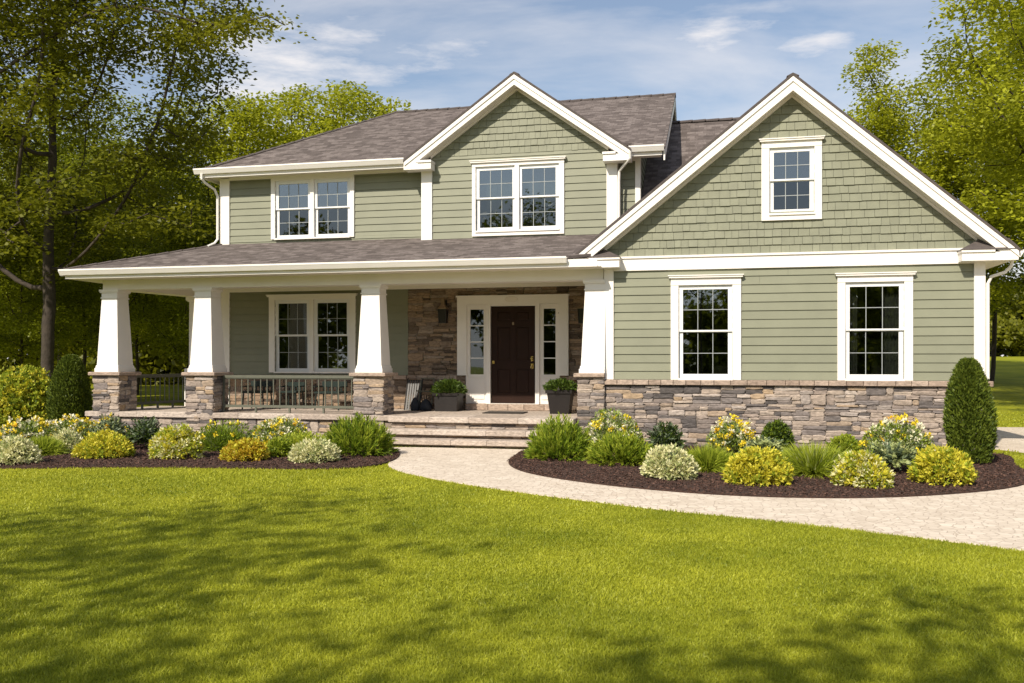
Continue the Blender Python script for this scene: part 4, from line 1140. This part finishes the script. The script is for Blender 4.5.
low_chair(-9.53, 17.55, 'dark green low metal chair behind the railing, nearest the left column')
low_chair(-8.83, 17.75, 'faint dark metal chair in the middle of three behind the railing', .40, .16)
low_chair(-7.85, 17.55, 'dark metal chair with slatted back behind the railing, below the right half of window', .56)
o = empty('folded_chair', (-6.20, 17.95, FL), 'dark slatted folding chair leaning on the stone beside the third column', 'chair')
mb = MB()
for k in range(6): mb.hexa([(-6.30 + .052 * k + dx, 17.90 + dy + s, FL + z) for z, s in ((.0, -.10), (.62, .12)) for dx, dy in ((0, 0), (.036, 0), (.036, .02), (0, .02))])
mb.build('slat_panel', M['black'], o)
mb = MB(); mb.tube([(-6.32, 17.81, FL), (-6.32, 18.05, FL + .66), (-5.99, 18.05, FL + .66), (-5.99, 17.81, FL)], .014, 6); mb.build('chair_frame', M['black'], o)
o = empty('metal_stand', (-5.86, 17.85, FL), 'thin metal stand with bare frame between folding chair and planter', 'stand')
mb = MB()
for xx in (-6.0, -5.72): mb.tube([(xx, 17.75, FL), (xx, 17.98, FL + .66)], .012, 6)
mb.tube([(-6.0, 17.98, FL + .66), (-5.72, 17.98, FL + .66)], .012, 6); mb.tube([(-6.05, 17.82, FL + .40), (-5.72, 17.87, FL + .38)], .014, 6)
mb.build('frame', M['rail'], o)
def bag(x, y, w, h, label, seed):
    rng = np.random.default_rng(seed); mb = MB(); rg = []
    for z, s in ((0, .8), (.08, 1.0), (.4, 1.0), (.7, .75), (.92, .4), (1.0, .18)):
        rg.append([(x + w / 2 * s * math.cos(a) * rng.uniform(.85, 1.1), y + w / 2.6 * s * math.sin(a) * rng.uniform(.85, 1.1), FL + .002 + h * z) for a in (2 * math.pi * k / 14 for k in range(14))])
    mb.rings(rg); o = mb.build('bag', M['bag'], None, smooth=True); tag(o, label, 'bag', 'dark bags on the porch')
    o.location = (0, 0, 0)
bag(-6.02, 17.62, .20, .27, 'narrow dark bag on the porch floor next to the slatted folding chair', 3)
bag(-5.78, 17.60, .26, .24, 'slumped dark bag on the porch floor nearer the left planter', 4)
o = empty('garden_post', (5.0, 19.2, 0), 'thin dark metal post standing past the right corner of house', 'post')
mb = MB(); mb.tube([(5.0, 19.2, -.1), (5.0, 19.2, 1.62)], .03, 8); mb.build('pole', M['black'], o)
mb = MB(); mb.tube([(5.0, 19.2, 1.62), (5.0, 19.2, 1.68)], [.042, .015], 8); mb.build('finial', M['black'], o)

# ------------------------------------------------------------------ planting beds
G1, G2, G3, G4, G5 = ('cream variegated mounds', 'golden clipped shrubs', 'spiky bright green shrubs', 'flowering perennials', 'grassy green mounds')
PL = [
 ('shrub', 'cream', -9.95, 11.15, .70, .40, 'cream-edged leafy mound at the left frame edge, front of the bed', G1),
 ('flowering_plant', 'flower', -12.22, 14.0, 1.05, .50, 'white and yellow flowering plant below the round bush at the far left', G4),
 ('shrub', 'mound', -10.49, 12.35, .83, .45, 'fine green mound between two cream shrubs at left end of bed', G5),
 ('flowering_plant', 'flower', -11.68, 14.54, 1.12, .50, 'low cream-flowering plant in front of the left columnar conifer', G4),
 ('shrub', 'cream', -10.44, 12.93, .60, .36, 'small cream variegated shrub left of the big golden mound', G1),
 ('shrub', 'golden', -9.25, 12.23, .98, .39, 'wide golden yellow mound below the first porch column', G2),
 ('flowering_plant', 'greyflower', -10.23, 13.68, .66, .55, 'grey-green plant with yellow blooms against the first stone column base', G4),
 ('fern', 'fern', -9.44, 13.56, .80, .55, 'grey-green feathery plant between the two left stone column bases', 'feathery grey-green plants'),
 ('shrub', 'creamgold', -8.11, 12.42, .82, .46, 'cream and yellow mottled shrub in front of second stone column', G1),
 ('shrub', 'softmound', -8.12, 13.74, .98, .50, 'soft green mound with yellow blossoms right of the second column', G5),
 ('shrub', 'rust', -6.91, 12.36, .70, .32, 'bronze and gold low shrub at the middle of the left bed', G2),
 ('shrub', 'limelow', -6.64, 12.9, .44, .28, 'smallest yellow-green tuft between bronze shrub and white mound', G5),
 ('flowering_plant', 'flower', -7.3, 14.27, .95, .58, 'yellow and white flowering plant in front of the porch railing', G4),
 ('shrub', 'feather', -6.58, 13.58, 1.0, .37, 'low yellow-green feathery shrub left of the spiky bush by steps', G5),
 ('shrub', 'cream', -5.79, 12.35, .75, .37, 'rounded white and cream shrub nearest the walkway, left of steps', G1),
 ('shrub', 'spike', -5.59, 13.52, 1.08, .76, 'large spiky green bush left of the front steps', G3),
 ('shrub', 'spike', -2.33, 13.6, .97, .76, 'large spiky green bush right of the front steps', G3),
 ('flowering_plant', 'flower', -1.66, 15.17, .98, .66, 'yellow and cream flowering plant by stone wall below the fourth column', G4),
 ('shrub', 'lime', -1.33, 13.14, .95, .50, 'lime green dome shrub second from the steps in the right bed', G3),
 ('fern', 'fern', -.78, 14.7, .68, .50, 'dark grey-green feathery plant against the wing stone, left of window', 'feathery grey-green plants'),
 ('shrub', 'cream', -.55, 11.65, .71, .39, 'cream variegated dome at the front of the right bed', G1),
 ('shrub', 'mound', -.09, 12.67, .92, .49, 'lime grassy mound between cream dome and golden dome', G5),
 ('flowering_plant', 'flower', .28, 14.85, .76, .68, 'tall yellow and white flowering plant below the left wing window', G4),
 ('shrub', 'golden', .52, 11.35, .80, .45, 'bright golden dome at the front edge of right bed, middle', G2),
 ('shrub', 'dark', .98, 15.5, .56, .55, 'dark green leafy bush against the stone between wing windows', 'dark green bush'),
 ('fern', 'creamfern', .77, 14.4, .78, .32, 'low pale feathery plant behind the middle golden dome', 'pale feathery plants'),
 ('ornamental_grass', 'grass', 1.27, 12.52, 1.15, .60, 'arching lime green grass clump in the right bed', G5),
 ('shrub', 'limelow', 2.06, 15.3, .60, .30, 'low lime green shrub at the stone below right window', G5),
 ('shrub', 'creamgold', 1.73, 11.42, .75, .41, 'yellow and cream mottled dome right of the arching grass', G1),
 ('flowering_plant', 'flower', 2.7, 14.6, 1.06, .70, 'large yellow and cream flowering plant below the right wing window', G4),
 ('fern', 'creamfern', 2.34, 12.97, .86, .43, 'pale grey-green feathery plant left of the rightmost golden dome', 'pale feathery plants'),
 ('shrub', 'golden', 2.75, 11.93, .80, .43, 'deep golden dome at the right end before the tall conifer', G2),
]
for i, (nm, kd, x, y, w, h, lb, gr) in enumerate(PL):
    build_shrub(nm, kd, x, y, w, h * (.9 if kd in ('spike', 'flower', 'grass', 'mound', 'dark') else 1), lb, {'shrub': 'shrub', 'flowering_plant': 'flowers', 'fern': 'fern', 'ornamental_grass': 'grass clump'}[nm], 100 + i, gr)
build_conifer(3.60, 14.25, .67, 1.55, 'tall rounded arborvitae at the right corner of the house', 7)
build_conifer(-13.75, 17.1, .98, 1.66, 'dark arborvitae left of the first porch column', 8, n=20000)
build_shrub('round_bush', 'hedge', -15.45, 17.6, 1.9, 1.40, 'big round yellow-green bush at the left frame edge', 'bush', 9)

# ------------------------------------------------------------------ ground
def pip(px, py, poly):
    inside = np.zeros(px.shape, bool); n = len(poly)
    for i in range(n):
        x0, y0 = poly[i]; x1, y1 = poly[(i + 1) % n]
        c = ((y0 > py) != (y1 > py)) & (px < (x1 - x0) * (py - y0) / (y1 - y0 + 1e-12) + x0)
        inside ^= c
    return inside
def smooth_poly(p, it=2, closed=True):
    for _ in range(it):
        q = []
        for i in range(len(p)):
            a, b = p[i], p[(i + 1) % len(p)]
            q += [(a[0] * .75 + b[0] * .25, a[1] * .75 + b[1] * .25), (a[0] * .25 + b[0] * .75, a[1] * .25 + b[1] * .75)]
        p = q
    return p
BED_L = smooth_poly([(-15.5, 11.2), (-12.5, 10.55), (-9.78, 10.65), (-8.0, 11.3), (-6.6, 11.5), (-5.5, 11.55), (-4.75, 11.95), (-4.70, 12.9), (-5.05, 14.1), (-5.6, 14.9), (-6.0, 15.2), (-6.0, 16.1), (-13.0, 16.3), (-16.5, 17.5), (-17.2, 14.5)], 2)
BED_R = smooth_poly([(-3.15, 14.9), (-3.10, 13.9), (-3.0, 12.9), (-2.6, 11.95), (-1.9, 11.22), (-.86, 10.58), (.27, 10.24), (1.55, 10.36), (2.72, 11.0), (3.68, 11.9), (4.1, 13.1), (4.2, 14.3), (4.5, 15.2), (4.5, 16.15), (-2.4, 16.15), (-2.45, 15.2)], 2)
PATH = smooth_poly([(-5.75, 14.98), (-5.25, 14.2), (-4.82, 13.0), (-4.55, 12.05), (-3.75, 11.17), (-2.46, 10.24), (-1.19, 9.53), (-.14, 9.05), (.77, 8.70), (1.56, 8.30), (2.39, 7.86), (3.6, 7.0), (5.5, 6.2), (5.5, 14.0), (4.4, 13.6), (4.0, 13.0), (3.5, 12.2), (2.7, 11.5), (1.5, 11.0), (.27, 10.9), (-.8, 11.2), (-1.8, 11.9), (-2.3, 12.6), (-2.6, 13.6), (-2.6, 14.98), (-3.5, 15.0)], 2)
DRIVE = smooth_poly([(5.3, -12), (9.6, -12), (9.8, 10), (9.8, 22.6), (5.6, 22.8), (4.62, 20), (4.50, 17.2), (5.0, 16.4), (5.4, 14.6), (5.3, 10)], 2)

def lawn_mat():
    m, t, b = new_mat('lawn_soil_and_grass')
    co = N(t, 'ShaderNodeTexCoord')
    n1 = N(t, 'ShaderNodeTexNoise', Scale=0.55, Detail=6.0, Roughness=0.65); n2 = N(t, 'ShaderNodeTexNoise', Scale=30.0, Detail=4.0, Roughness=0.7)
    for n in (n1, n2): t.links.new(co.outputs['Object'], n.inputs['Vector'])
    ad = N(t, 'ShaderNodeMath', operation='MULTIPLY_ADD'); ad.inputs[1].default_value = .5
    t.links.new(n2.outputs['Fac'], ad.inputs[0]); t.links.new(n1.outputs['Fac'], ad.inputs[2])
    rp = N(t, 'ShaderNodeValToRGB'); e = rp.color_ramp.elements
    e[0].position = .5; e[0].color = (.125, .155, .009, 1); e[1].position = 1.0; e[1].color = (.34, .33, .022, 1)
    t.links.new(ad.outputs[0], rp.inputs[0]); t.links.new(rp.outputs[0], b.inputs['Base Color'])
    b.inputs['Roughness'].default_value = .9; b.inputs['Specular IOR Level'].default_value = .1
    bp = N(t, 'ShaderNodeBump', Strength=.6, Distance=.03); t.links.new(n2.outputs['Fac'], bp.inputs['Height']); t.links.new(bp.outputs[0], b.inputs['Normal'])
    return m
def gz(x, y):
    """ground height: flat round the house, rising gently towards the back right, a slight fall far left"""
    t = np.clip((y - 24) / 50, 0, 1); s = np.clip((x + 4) / 14, 0, 1)
    return (t * t * (3 - 2 * t)) * (1.9 * s)
xs = np.concatenate([np.linspace(-400, -60, 12), np.linspace(-55, 55, 56), np.linspace(60, 400, 12)]); ys = np.concatenate([np.linspace(-200, -20, 10), np.linspace(-15, 100, 60), np.linspace(110, 700, 14)])
gx, gy = np.meshgrid(xs, ys); V = np.stack([gx.ravel(), gy.ravel(), gz(gx, gy).ravel()], axis=1)
nx, ny = len(xs), len(ys); ii = (np.arange(ny - 1)[:, None] * nx + np.arange(nx - 1)[None]).ravel()
o = np_mesh('lawn', V, np.zeros((0, 3), int), np.stack([ii, ii + 1, ii + nx + 1, ii + nx], axis=1), [lawn_mat()], smooth=True)
tag(o, 'mown lawn in front of and around the green house', 'lawn', kind='structure')

def paver_mat():
    m, t, b = new_mat('tumbled_pavers')
    co = N(t, 'ShaderNodeTexCoord')
    wp = N(t, 'ShaderNodeTexNoise', Scale=3.0, Detail=2.0); t.links.new(co.outputs['Object'], wp.inputs['Vector'])
    vo = N(t, 'ShaderNodeTexVoronoi', Scale=10.5, feature='DISTANCE_TO_EDGE'); vo.inputs['Randomness'].default_value = .75
    vc = N(t, 'ShaderNodeTexVoronoi', Scale=10.5); vc.inputs['Randomness'].default_value = .75
    for n in (vo, vc): t.links.new(co.outputs['Object'], n.inputs['Vector'])
    mr = N(t, 'ShaderNodeMapRange'); mr.inputs['From Max'].default_value = .055; t.links.new(vo.outputs['Distance'], mr.inputs['Value'])
    nz = N(t, 'ShaderNodeTexNoise', Scale=2.0, Detail=7.0, Roughness=.7); t.links.new(co.outputs['Object'], nz.inputs['Vector'])
    sp = N(t, 'ShaderNodeSeparateColor'); t.links.new(vc.outputs['Color'], sp.inputs[0])
    ad = N(t, 'ShaderNodeMath', operation='MULTIPLY_ADD'); ad.inputs[1].default_value = .35; t.links.new(sp.outputs[0], ad.inputs[0]); t.links.new(nz.outputs['Fac'], ad.inputs[2])
    rp = N(t, 'ShaderNodeValToRGB'); e = rp.color_ramp.elements
    e[0].position = .4; e[0].color = (.56, .475, .38, 1); e[1].position = .95; e[1].color = (.72, .63, .52, 1)
    t.links.new(ad.outputs[0], rp.inputs[0])
    mx_ = N(t, 'ShaderNodeMix', data_type='RGBA'); mx_.inputs[6].default_value = (.46, .375, .29, 1)
    t.links.new(mr.outputs[0], mx_.inputs[0]); t.links.new(rp.outputs[0], mx_.inputs[7]); t.links.new(mx_.outputs[2], b.inputs['Base Color'])
    b.inputs['Roughness'].default_value = .85; b.inputs['Specular IOR Level'].default_value = .2
    bp = N(t, 'ShaderNodeBump', Strength=.5, Distance=.012); t.links.new(mr.outputs[0], bp.inputs['Height']); t.links.new(bp.outputs[0], b.inputs['Normal'])
    return m
PAV = paver_mat()
def flat(name, poly, z, mat, label, cat, skirt=.05, dome=0.0):
    bm = bmesh.new(); vs = [bm.verts.new((x, y, z)) for x, y in poly]; f = bm.faces.new(vs)
    if f.normal.z < 0 or sum((poly[i][0] * poly[(i + 1) % len(poly)][1] - poly[(i + 1) % len(poly)][0] * poly[i][1]) for i in range(len(poly))) < 0: f.normal_flip()
    lo = [bm.verts.new((x, y, z - skirt)) for x, y in poly]
    for i in range(len(vs)):
        j = (i + 1) % len(vs); bm.faces.new((vs[i], vs[j], lo[j], lo[i]))
    bmesh.ops.triangulate(bm, faces=[f])
    me = bpy.data.meshes.new(name); bm.to_mesh(me); bm.free(); me.materials.append(mat)
    o = bpy.data.objects.new(name, me); COL.objects.link(o); return tag(o, label, cat, kind='structure')
flat('driveway', DRIVE, .006, PAV, 'pale paved driveway at the right side of the house', 'driveway')
flat('walkway', PATH, .012, PAV, 'curving pale paver walkway from the steps to the right', 'path')
mulch = pm('dark_mulch', (.050, .026, .018), .95, .5, 22.0, .9, 45)
flat('mulch_bed', BED_L, .028, mulch, 'left planting bed of dark bark mulch', 'planting bed')
flat('mulch_bed', BED_R, .028, mulch, 'right planting bed of dark bark mulch in front of wing', 'planting bed')
rng = np.random.default_rng(77)   # bark chips
pts = rng.uniform((-16, 10), (5, 16.2), (150000, 2)); ok = pip(pts[:, 0], pts[:, 1], BED_L) | pip(pts[:, 0], pts[:, 1], BED_R); pts = pts[ok]
n = len(pts); p = np.concatenate([pts, rng.uniform(.026, .040, (n, 1))], axis=1); dr = rng.normal(size=(n, 3)) * np.array([1, 1, .35])
V, f = leaf_cards(p, dr, .036, .015, rng, .1)
chips = np_mesh('bark_chips', V, np.zeros((0, 3), int), f, [leaf_mat('bark_chip', (.035, .017, .012), (.135, .075, .055), .0, .9)])
tag(chips, 'loose dark brown bark chips covering both planting beds', 'bark mulch', kind='stuff')

# -- grass blades: thinner with distance from the near lawn
rng = np.random.default_rng(5)
def grass_zone(n, r0, r1, a0=-50, a1=28):
    r = np.sqrt(rng.uniform(r0 * r0, r1 * r1, n)); a = np.radians(rng.uniform(a0, a1, n)) ; x = r * np.sin(a); y = r * np.cos(a)
    bad = pip(x, y, PATH) | pip(x, y, DRIVE) | pip(x, y, BED_L) | pip(x, y, BED_R) | ((y > 15.6) & (x > -13) & (x < 4.4))
    return x[~bad], y[~bad]
Vs, T, Q, o1 = [], [], [], 0
for n, r0, r1, hh, ww in ((300000, 2.6, 5.5, .034, .0030), (280000, 5.5, 9.0, .034, .0046), (200000, 9.0, 16.5, .036, .008), (70000, 16.5, 30, .045, .022)):
    x, y = grass_zone(n, r0, r1); k = len(x)
    clump = np.sin(x * 3.1 + np.sin(y * 2.3) * 1.7) * np.sin(y * 2.7 + np.cos(x * 1.9) * 1.3)
    L = hh * rng.uniform(.55, 1.35, k) * (1 + .22 * clump)
    d = np.stack([rng.normal(0, .42, k), rng.normal(0, .42, k), np.ones(k)], axis=1)
    fl = rng.uniform(0, 1, k) < .10; d[fl, 2] *= .35
    z = gz(x, y)
    V, t, q = blades(np.stack([x, y, z], axis=1), d, L, ww, rng, .5)
    Vs.append(V); T.append(t + o1); Q.append(q + o1); o1 += len(V)
GRASS = leaf_mat('grass_blade', (.125, .175, .008), (.58, .585, .05), .35, .5, .6, .62)
g = np_mesh('grass', np.concatenate(Vs), np.concatenate(T), np.concatenate(Q), [GRASS])
tag(g, 'short green grass blades of the front lawn', 'grass', kind='stuff')

# ------------------------------------------------------------------ trees
def grow_tree(seed, H, trunk_h, crown, nat=700, D=.55, di=6.0, dk=1.1, r_tip=.012, leaves=26, ll=.17, lw=.11, spread=.45, lean=(0, 0), expo=2.35, extra=()):
    """branches reach for points spread through the crown (list of (cx,cy,cz,rx,ry,rz)); returns branch and leaf arrays"""
    rng = np.random.default_rng(seed); A = []
    vol = np.array([c[3] * c[4] * c[5] for c in crown]); cnt = np.maximum(8, (nat * vol / vol.sum()).astype(int))
    for c, k in zip(crown, cnt):
        d = unit(rng.normal(size=(k, 3))) * (rng.uniform(0, 1, k) ** .45)[:, None]; A.append(d * np.array(c[3:]) + np.array(c[:3]))
    A = np.concatenate(A)
    nodes = [np.array([0, 0, -.2])]; par = [-1]; k = 0
    while nodes[-1][2] < trunk_h:
        k += 1; nodes.append(nodes[-1] + np.array([rng.normal(0, .04) + lean[0] * .1, rng.normal(0, .04) + lean[1] * .1, 1.0]) * D); par.append(len(nodes) - 2)
    P = np.array(nodes); near_d = np.full(len(A), 1e9); near_i = np.zeros(len(A), int); alive = np.ones(len(A), bool); start = 0
    for it in range(140):
        new = P[start:]
        if len(new):
            dd = np.linalg.norm(A[:, None] - new[None], axis=2); j = dd.argmin(1); m = dd[np.arange(len(A)), j]
            up = m < near_d; near_d[up] = m[up]; near_i[up] = j[up] + start
        alive &= near_d > dk
        act = alive & (near_d < (di if it > 6 else 40))
        if not act.any():
            if alive.any() and di < 40: di *= 1.5; start = len(P); continue
            break
        start = len(P); dirs = {}
        v = unit(A[act] - P[near_i[act]])
        acc = np.zeros_like(P); np.add.at(acc, near_i[act], v); idx = np.unique(near_i[act])
        dv = unit(acc[idx] + rng.normal(size=(len(idx), 3)) * .12 + np.array([0, 0, -.06]))
        P = np.concatenate([P, P[idx] + dv * D]); par += list(idx)
        if len(P) > 5200: break
    par = np.array(par); n = len(P); rad = np.zeros(n); kids = np.zeros(n, int)
    for i in range(n - 1, 0, -1):
        if kids[i] == 0: rad[i] = r_tip ** expo
        rad[par[i]] += rad[i] if kids[i] else r_tip ** expo; kids[par[i]] += 1
    rad = np.maximum(rad, r_tip ** expo) ** (1 / expo)
    # tubes
    sel = np.arange(1, n); a, b = P[par[sel]], P[sel]; ra = np.minimum(rad[par[sel]], rad[sel] * 1.35)[:, None]; rb = rad[sel][:, None]
    d = unit(b - a); u = np.cross(d, np.array([.31, .87, .37])); u = unit(u); w = np.cross(d, u); m = 6; V = []
    for k in range(m):
        an = 2 * np.pi * k / m; V.append(a + (u * np.cos(an) + w * np.sin(an)) * ra)
    for k in range(m):
        an = 2 * np.pi * k / m; V.append(b + d * .03 + (u * np.cos(an) + w * np.sin(an)) * rb)
    V = np.stack(V, axis=1).reshape(-1, 3); base = np.arange(len(sel))[:, None] * (2 * m)
    Qd = np.concatenate([base + np.array([[k, (k + 1) % m, m + (k + 1) % m, m + k]]) for k in range(m)])
    # root flare
    tips = np.where(rad < r_tip * 2.6)[0]; tips = tips[P[tips, 2] > trunk_h * .75]
    dens = rng.uniform(.25, 1.0, len(tips)) * leaves
    c = np.repeat(P[tips], dens.astype(int), 0); k = len(c)
    off = np.clip(rng.normal(size=(k, 3)), -1.5, 1.5) * np.array([spread, spread, spread * .36]); pos = c + off
    pos[:, 2] -= .22 * np.hypot(off[:, 0], off[:, 1])
    d = unit(off * np.array([1, 1, .2]) + rng.normal(size=(k, 3)) * np.array([.5, .5, .28]) + np.array([0, 0, -.12]))
    nrm = unit(np.array([0, 0, 1.0]) + rng.normal(size=(k, 3)) * .42)
    sd = unit(np.cross(d, nrm)); L = (ll * rng.uniform(.7, 1.3, k))[:, None]; w = (lw * rng.uniform(.7, 1.3, k))[:, None] / 2
    up = np.cross(sd, d); m = pos + d * L * .45 + up * L * .06
    LV = np.stack([pos, m + sd * w, pos + d * L, m - sd * w], axis=1).reshape(-1, 3); i = np.arange(k) * 4
    LF = np.stack([i, i + 1, i + 2, i + 3], axis=1)
    return (V, Qd), (LV, LF)
E3 = np.zeros((0, 3), int)
def tree(name, tdata, loc, label, leafmat, group=None, rot=0, sc=1.0, bark=None):
    (V, Qd), (LV, LF) = tdata
    o = empty(name, loc, label, 'tree', group); o.rotation_euler.z = rot; o.scale = (sc, sc, sc)
    np_mesh('trunk', V, E3, Qd, [bark or M['bark']], parent=o, smooth=True)
    np_mesh('crown', LV, E3, LF, [leafmat], parent=o)
    return o
def tree_copy(src, loc, label, rot, sc, leafmat=None):
    o = src.copy(); COL.objects.link(o); o.location = loc; o.rotation_euler.z = rot; o.scale = (sc, sc, sc); o['label'] = label
    for ch in src.children:
        c = ch.copy(); COL.objects.link(c); c.parent = o
        if leafmat and 'crown' in ch.name:
            c.material_slots[0].link = 'OBJECT'; c.material_slots[0].material = leafmat
    return o
GW = 'trees around the house'
big = grow_tree(11, 17, 3.2, [(0, 0, 9.5, 6.5, 5.5, 5.2), (1.5, -1, 14, 6.0, 5.0, 3.6), (5.2, -2, 12.6, 4.0, 3.0, 1.7), (-3, 0, 6.0, 4.5, 4, 2.6), (3.0, -1.5, 5.6, 3.4, 3, 2.0)], nat=1050, dk=1.2, r_tip=.017, leaves=230, ll=.14, lw=.10, spread=.43, expo=2.08)
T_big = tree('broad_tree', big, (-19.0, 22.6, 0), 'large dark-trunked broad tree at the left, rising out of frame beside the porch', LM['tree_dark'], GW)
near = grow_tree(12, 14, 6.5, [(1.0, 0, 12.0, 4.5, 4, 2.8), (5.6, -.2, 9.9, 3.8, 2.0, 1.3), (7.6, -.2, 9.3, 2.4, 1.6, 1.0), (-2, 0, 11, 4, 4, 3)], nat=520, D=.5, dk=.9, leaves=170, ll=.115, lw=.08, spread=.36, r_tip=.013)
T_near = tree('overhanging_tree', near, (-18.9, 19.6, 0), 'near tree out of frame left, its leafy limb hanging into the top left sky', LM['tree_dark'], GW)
mid = grow_tree(13, 13, 2.2, [(0, 0, 7.6, 4.4, 4.4, 4.6), (1.2, 0, 11, 2.8, 2.8, 2.2), (-2, .5, 9.6, 2.6, 2.6, 2.4), (0, 0, 4.0, 3.6, 3.6, 1.6)], nat=620, D=.58, dk=1.25, leaves=330, ll=.15, lw=.105, spread=.47, r_tip=.016)
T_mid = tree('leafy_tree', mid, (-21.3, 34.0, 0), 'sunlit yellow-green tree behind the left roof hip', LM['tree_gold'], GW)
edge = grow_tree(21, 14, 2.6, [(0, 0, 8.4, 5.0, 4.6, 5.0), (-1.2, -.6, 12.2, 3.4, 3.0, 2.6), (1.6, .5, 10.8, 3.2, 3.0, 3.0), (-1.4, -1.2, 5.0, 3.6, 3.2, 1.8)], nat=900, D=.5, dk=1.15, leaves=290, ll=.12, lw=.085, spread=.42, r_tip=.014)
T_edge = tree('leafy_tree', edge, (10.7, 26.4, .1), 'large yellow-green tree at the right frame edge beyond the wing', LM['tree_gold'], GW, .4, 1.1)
slim = grow_tree(14, 13, 3.0, [(0, 0, 8.0, 2.2, 2.2, 4.4), (.2, 0, 11.2, 1.4, 1.4, 2.4), (-.8, 0, 6.4, 1.8, 1.8, 1.6)], nat=330, D=.45, dk=.8, leaves=210, ll=.135, lw=.095, spread=.42)
shade = grow_tree(15, 12, 4.2, [(0, 0, 7.6, 3.6, 3.6, 2.8), (1.2, 0, 9.2, 2.2, 2.2, 1.6), (-2, .5, 7.4, 2.2, 2.2, 1.8)], nat=420, D=.55, dk=1.0, leaves=27, ll=.23, lw=.16, spread=.46)
T_shade = tree('lawn_tree', shade, (-7.7, -1.8, 0), 'tree behind the viewer on the left that shades the lower lawn', LM['tree'], GW, 1.2, .84)
T_slim = tree('slender_tree', slim, (5.75, 36.1, .5), 'slender airy tree rising behind the right slope of the wing gable', LM['tree_gold'], GW)
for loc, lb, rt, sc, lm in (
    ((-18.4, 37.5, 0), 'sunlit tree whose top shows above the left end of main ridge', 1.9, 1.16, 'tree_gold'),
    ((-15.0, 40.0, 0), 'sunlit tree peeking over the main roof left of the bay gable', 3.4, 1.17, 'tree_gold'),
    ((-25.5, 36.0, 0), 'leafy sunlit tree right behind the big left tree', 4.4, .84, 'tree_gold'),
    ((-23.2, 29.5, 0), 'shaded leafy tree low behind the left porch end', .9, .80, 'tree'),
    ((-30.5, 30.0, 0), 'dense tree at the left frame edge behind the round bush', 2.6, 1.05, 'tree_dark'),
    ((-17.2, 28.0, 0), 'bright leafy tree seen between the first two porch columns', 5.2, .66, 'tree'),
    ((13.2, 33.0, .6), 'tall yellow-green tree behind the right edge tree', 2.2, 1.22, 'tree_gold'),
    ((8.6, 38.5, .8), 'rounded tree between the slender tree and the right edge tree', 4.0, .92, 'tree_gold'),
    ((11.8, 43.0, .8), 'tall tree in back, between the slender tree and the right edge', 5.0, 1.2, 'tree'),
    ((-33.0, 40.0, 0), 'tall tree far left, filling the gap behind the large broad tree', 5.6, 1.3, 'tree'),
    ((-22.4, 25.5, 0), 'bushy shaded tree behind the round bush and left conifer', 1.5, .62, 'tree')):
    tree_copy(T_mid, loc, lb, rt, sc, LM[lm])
tree_copy(T_shade, (-4.2, -3.9, 0), 'tree behind the viewer whose shade dapples the middle of the lawn', 4.1, .74)
tree_copy(T_shade, (-.5, -3.0, 0), 'tree behind the viewer whose shade dapples the lower right lawn', 3.0, .72)

def wood(name, spots, label, seed, mat, n_leaf=5000, ls=.5):
    rng = np.random.default_rng(seed); P = []
    for x, y, z0, r, h in spots:
        for b in range(7):
            c = np.array([x, y, z0]) + np.array([rng.normal(0, r * .5), rng.normal(0, r * .4), h * rng.uniform(.08, .85)])
            d = unit(rng.normal(size=(n_leaf // 7, 3))) * (rng.uniform(0, 1, n_leaf // 7) ** .4)[:, None]; P.append(c + d * np.array([r * .6, r * .6, h * .24]))
    P = np.concatenate(P); P[:, 2] = np.maximum(P[:, 2], .2); V, f = leaf_cards(P, rng.normal(size=P.shape), ls, ls * .7, rng)
    o = np_mesh(name, V, E3, f, [mat]); return tag(o, label, 'woodland', kind='stuff')
rr = random.Random(3)
wood('far_wood', [(x + rr.uniform(-1, 1), 52 + rr.uniform(-4, 6), 0, 4.5, rr.uniform(7.5, 11)) for x in range(-62, -14, 4)], 'dark far wood behind the left side trees', 41, LM['tree_dark'])
wood('right_wood', [(x + rr.uniform(-1, 1), 84 + rr.uniform(-4, 6), 1.7, 4.5, rr.uniform(6, 9)) for x in range(12, 60, 5)], 'far treeline past the rising lawn on the right', 42, LM['tree_dark'])
wood('right_hedgerow', [(x, 78 + rr.uniform(-2, 2), 1.5, 3.0, 3.4) for x in np.arange(12, 50, 2.2)], 'low dark hedgerow at the far edge of right lawn', 44, LM['tree_dark'], 3000, .4)
wood('street_wood', [(x + rr.uniform(-1, 1), -30 + rr.uniform(-3, 3), 0, 4.0, rr.uniform(9, 13) if x < -9 else rr.uniform(5.8, 7.6)) for x in range(-44, 36, 4)], 'trees across the street mirrored dark in the windows', 43, LM['tree_dark'])
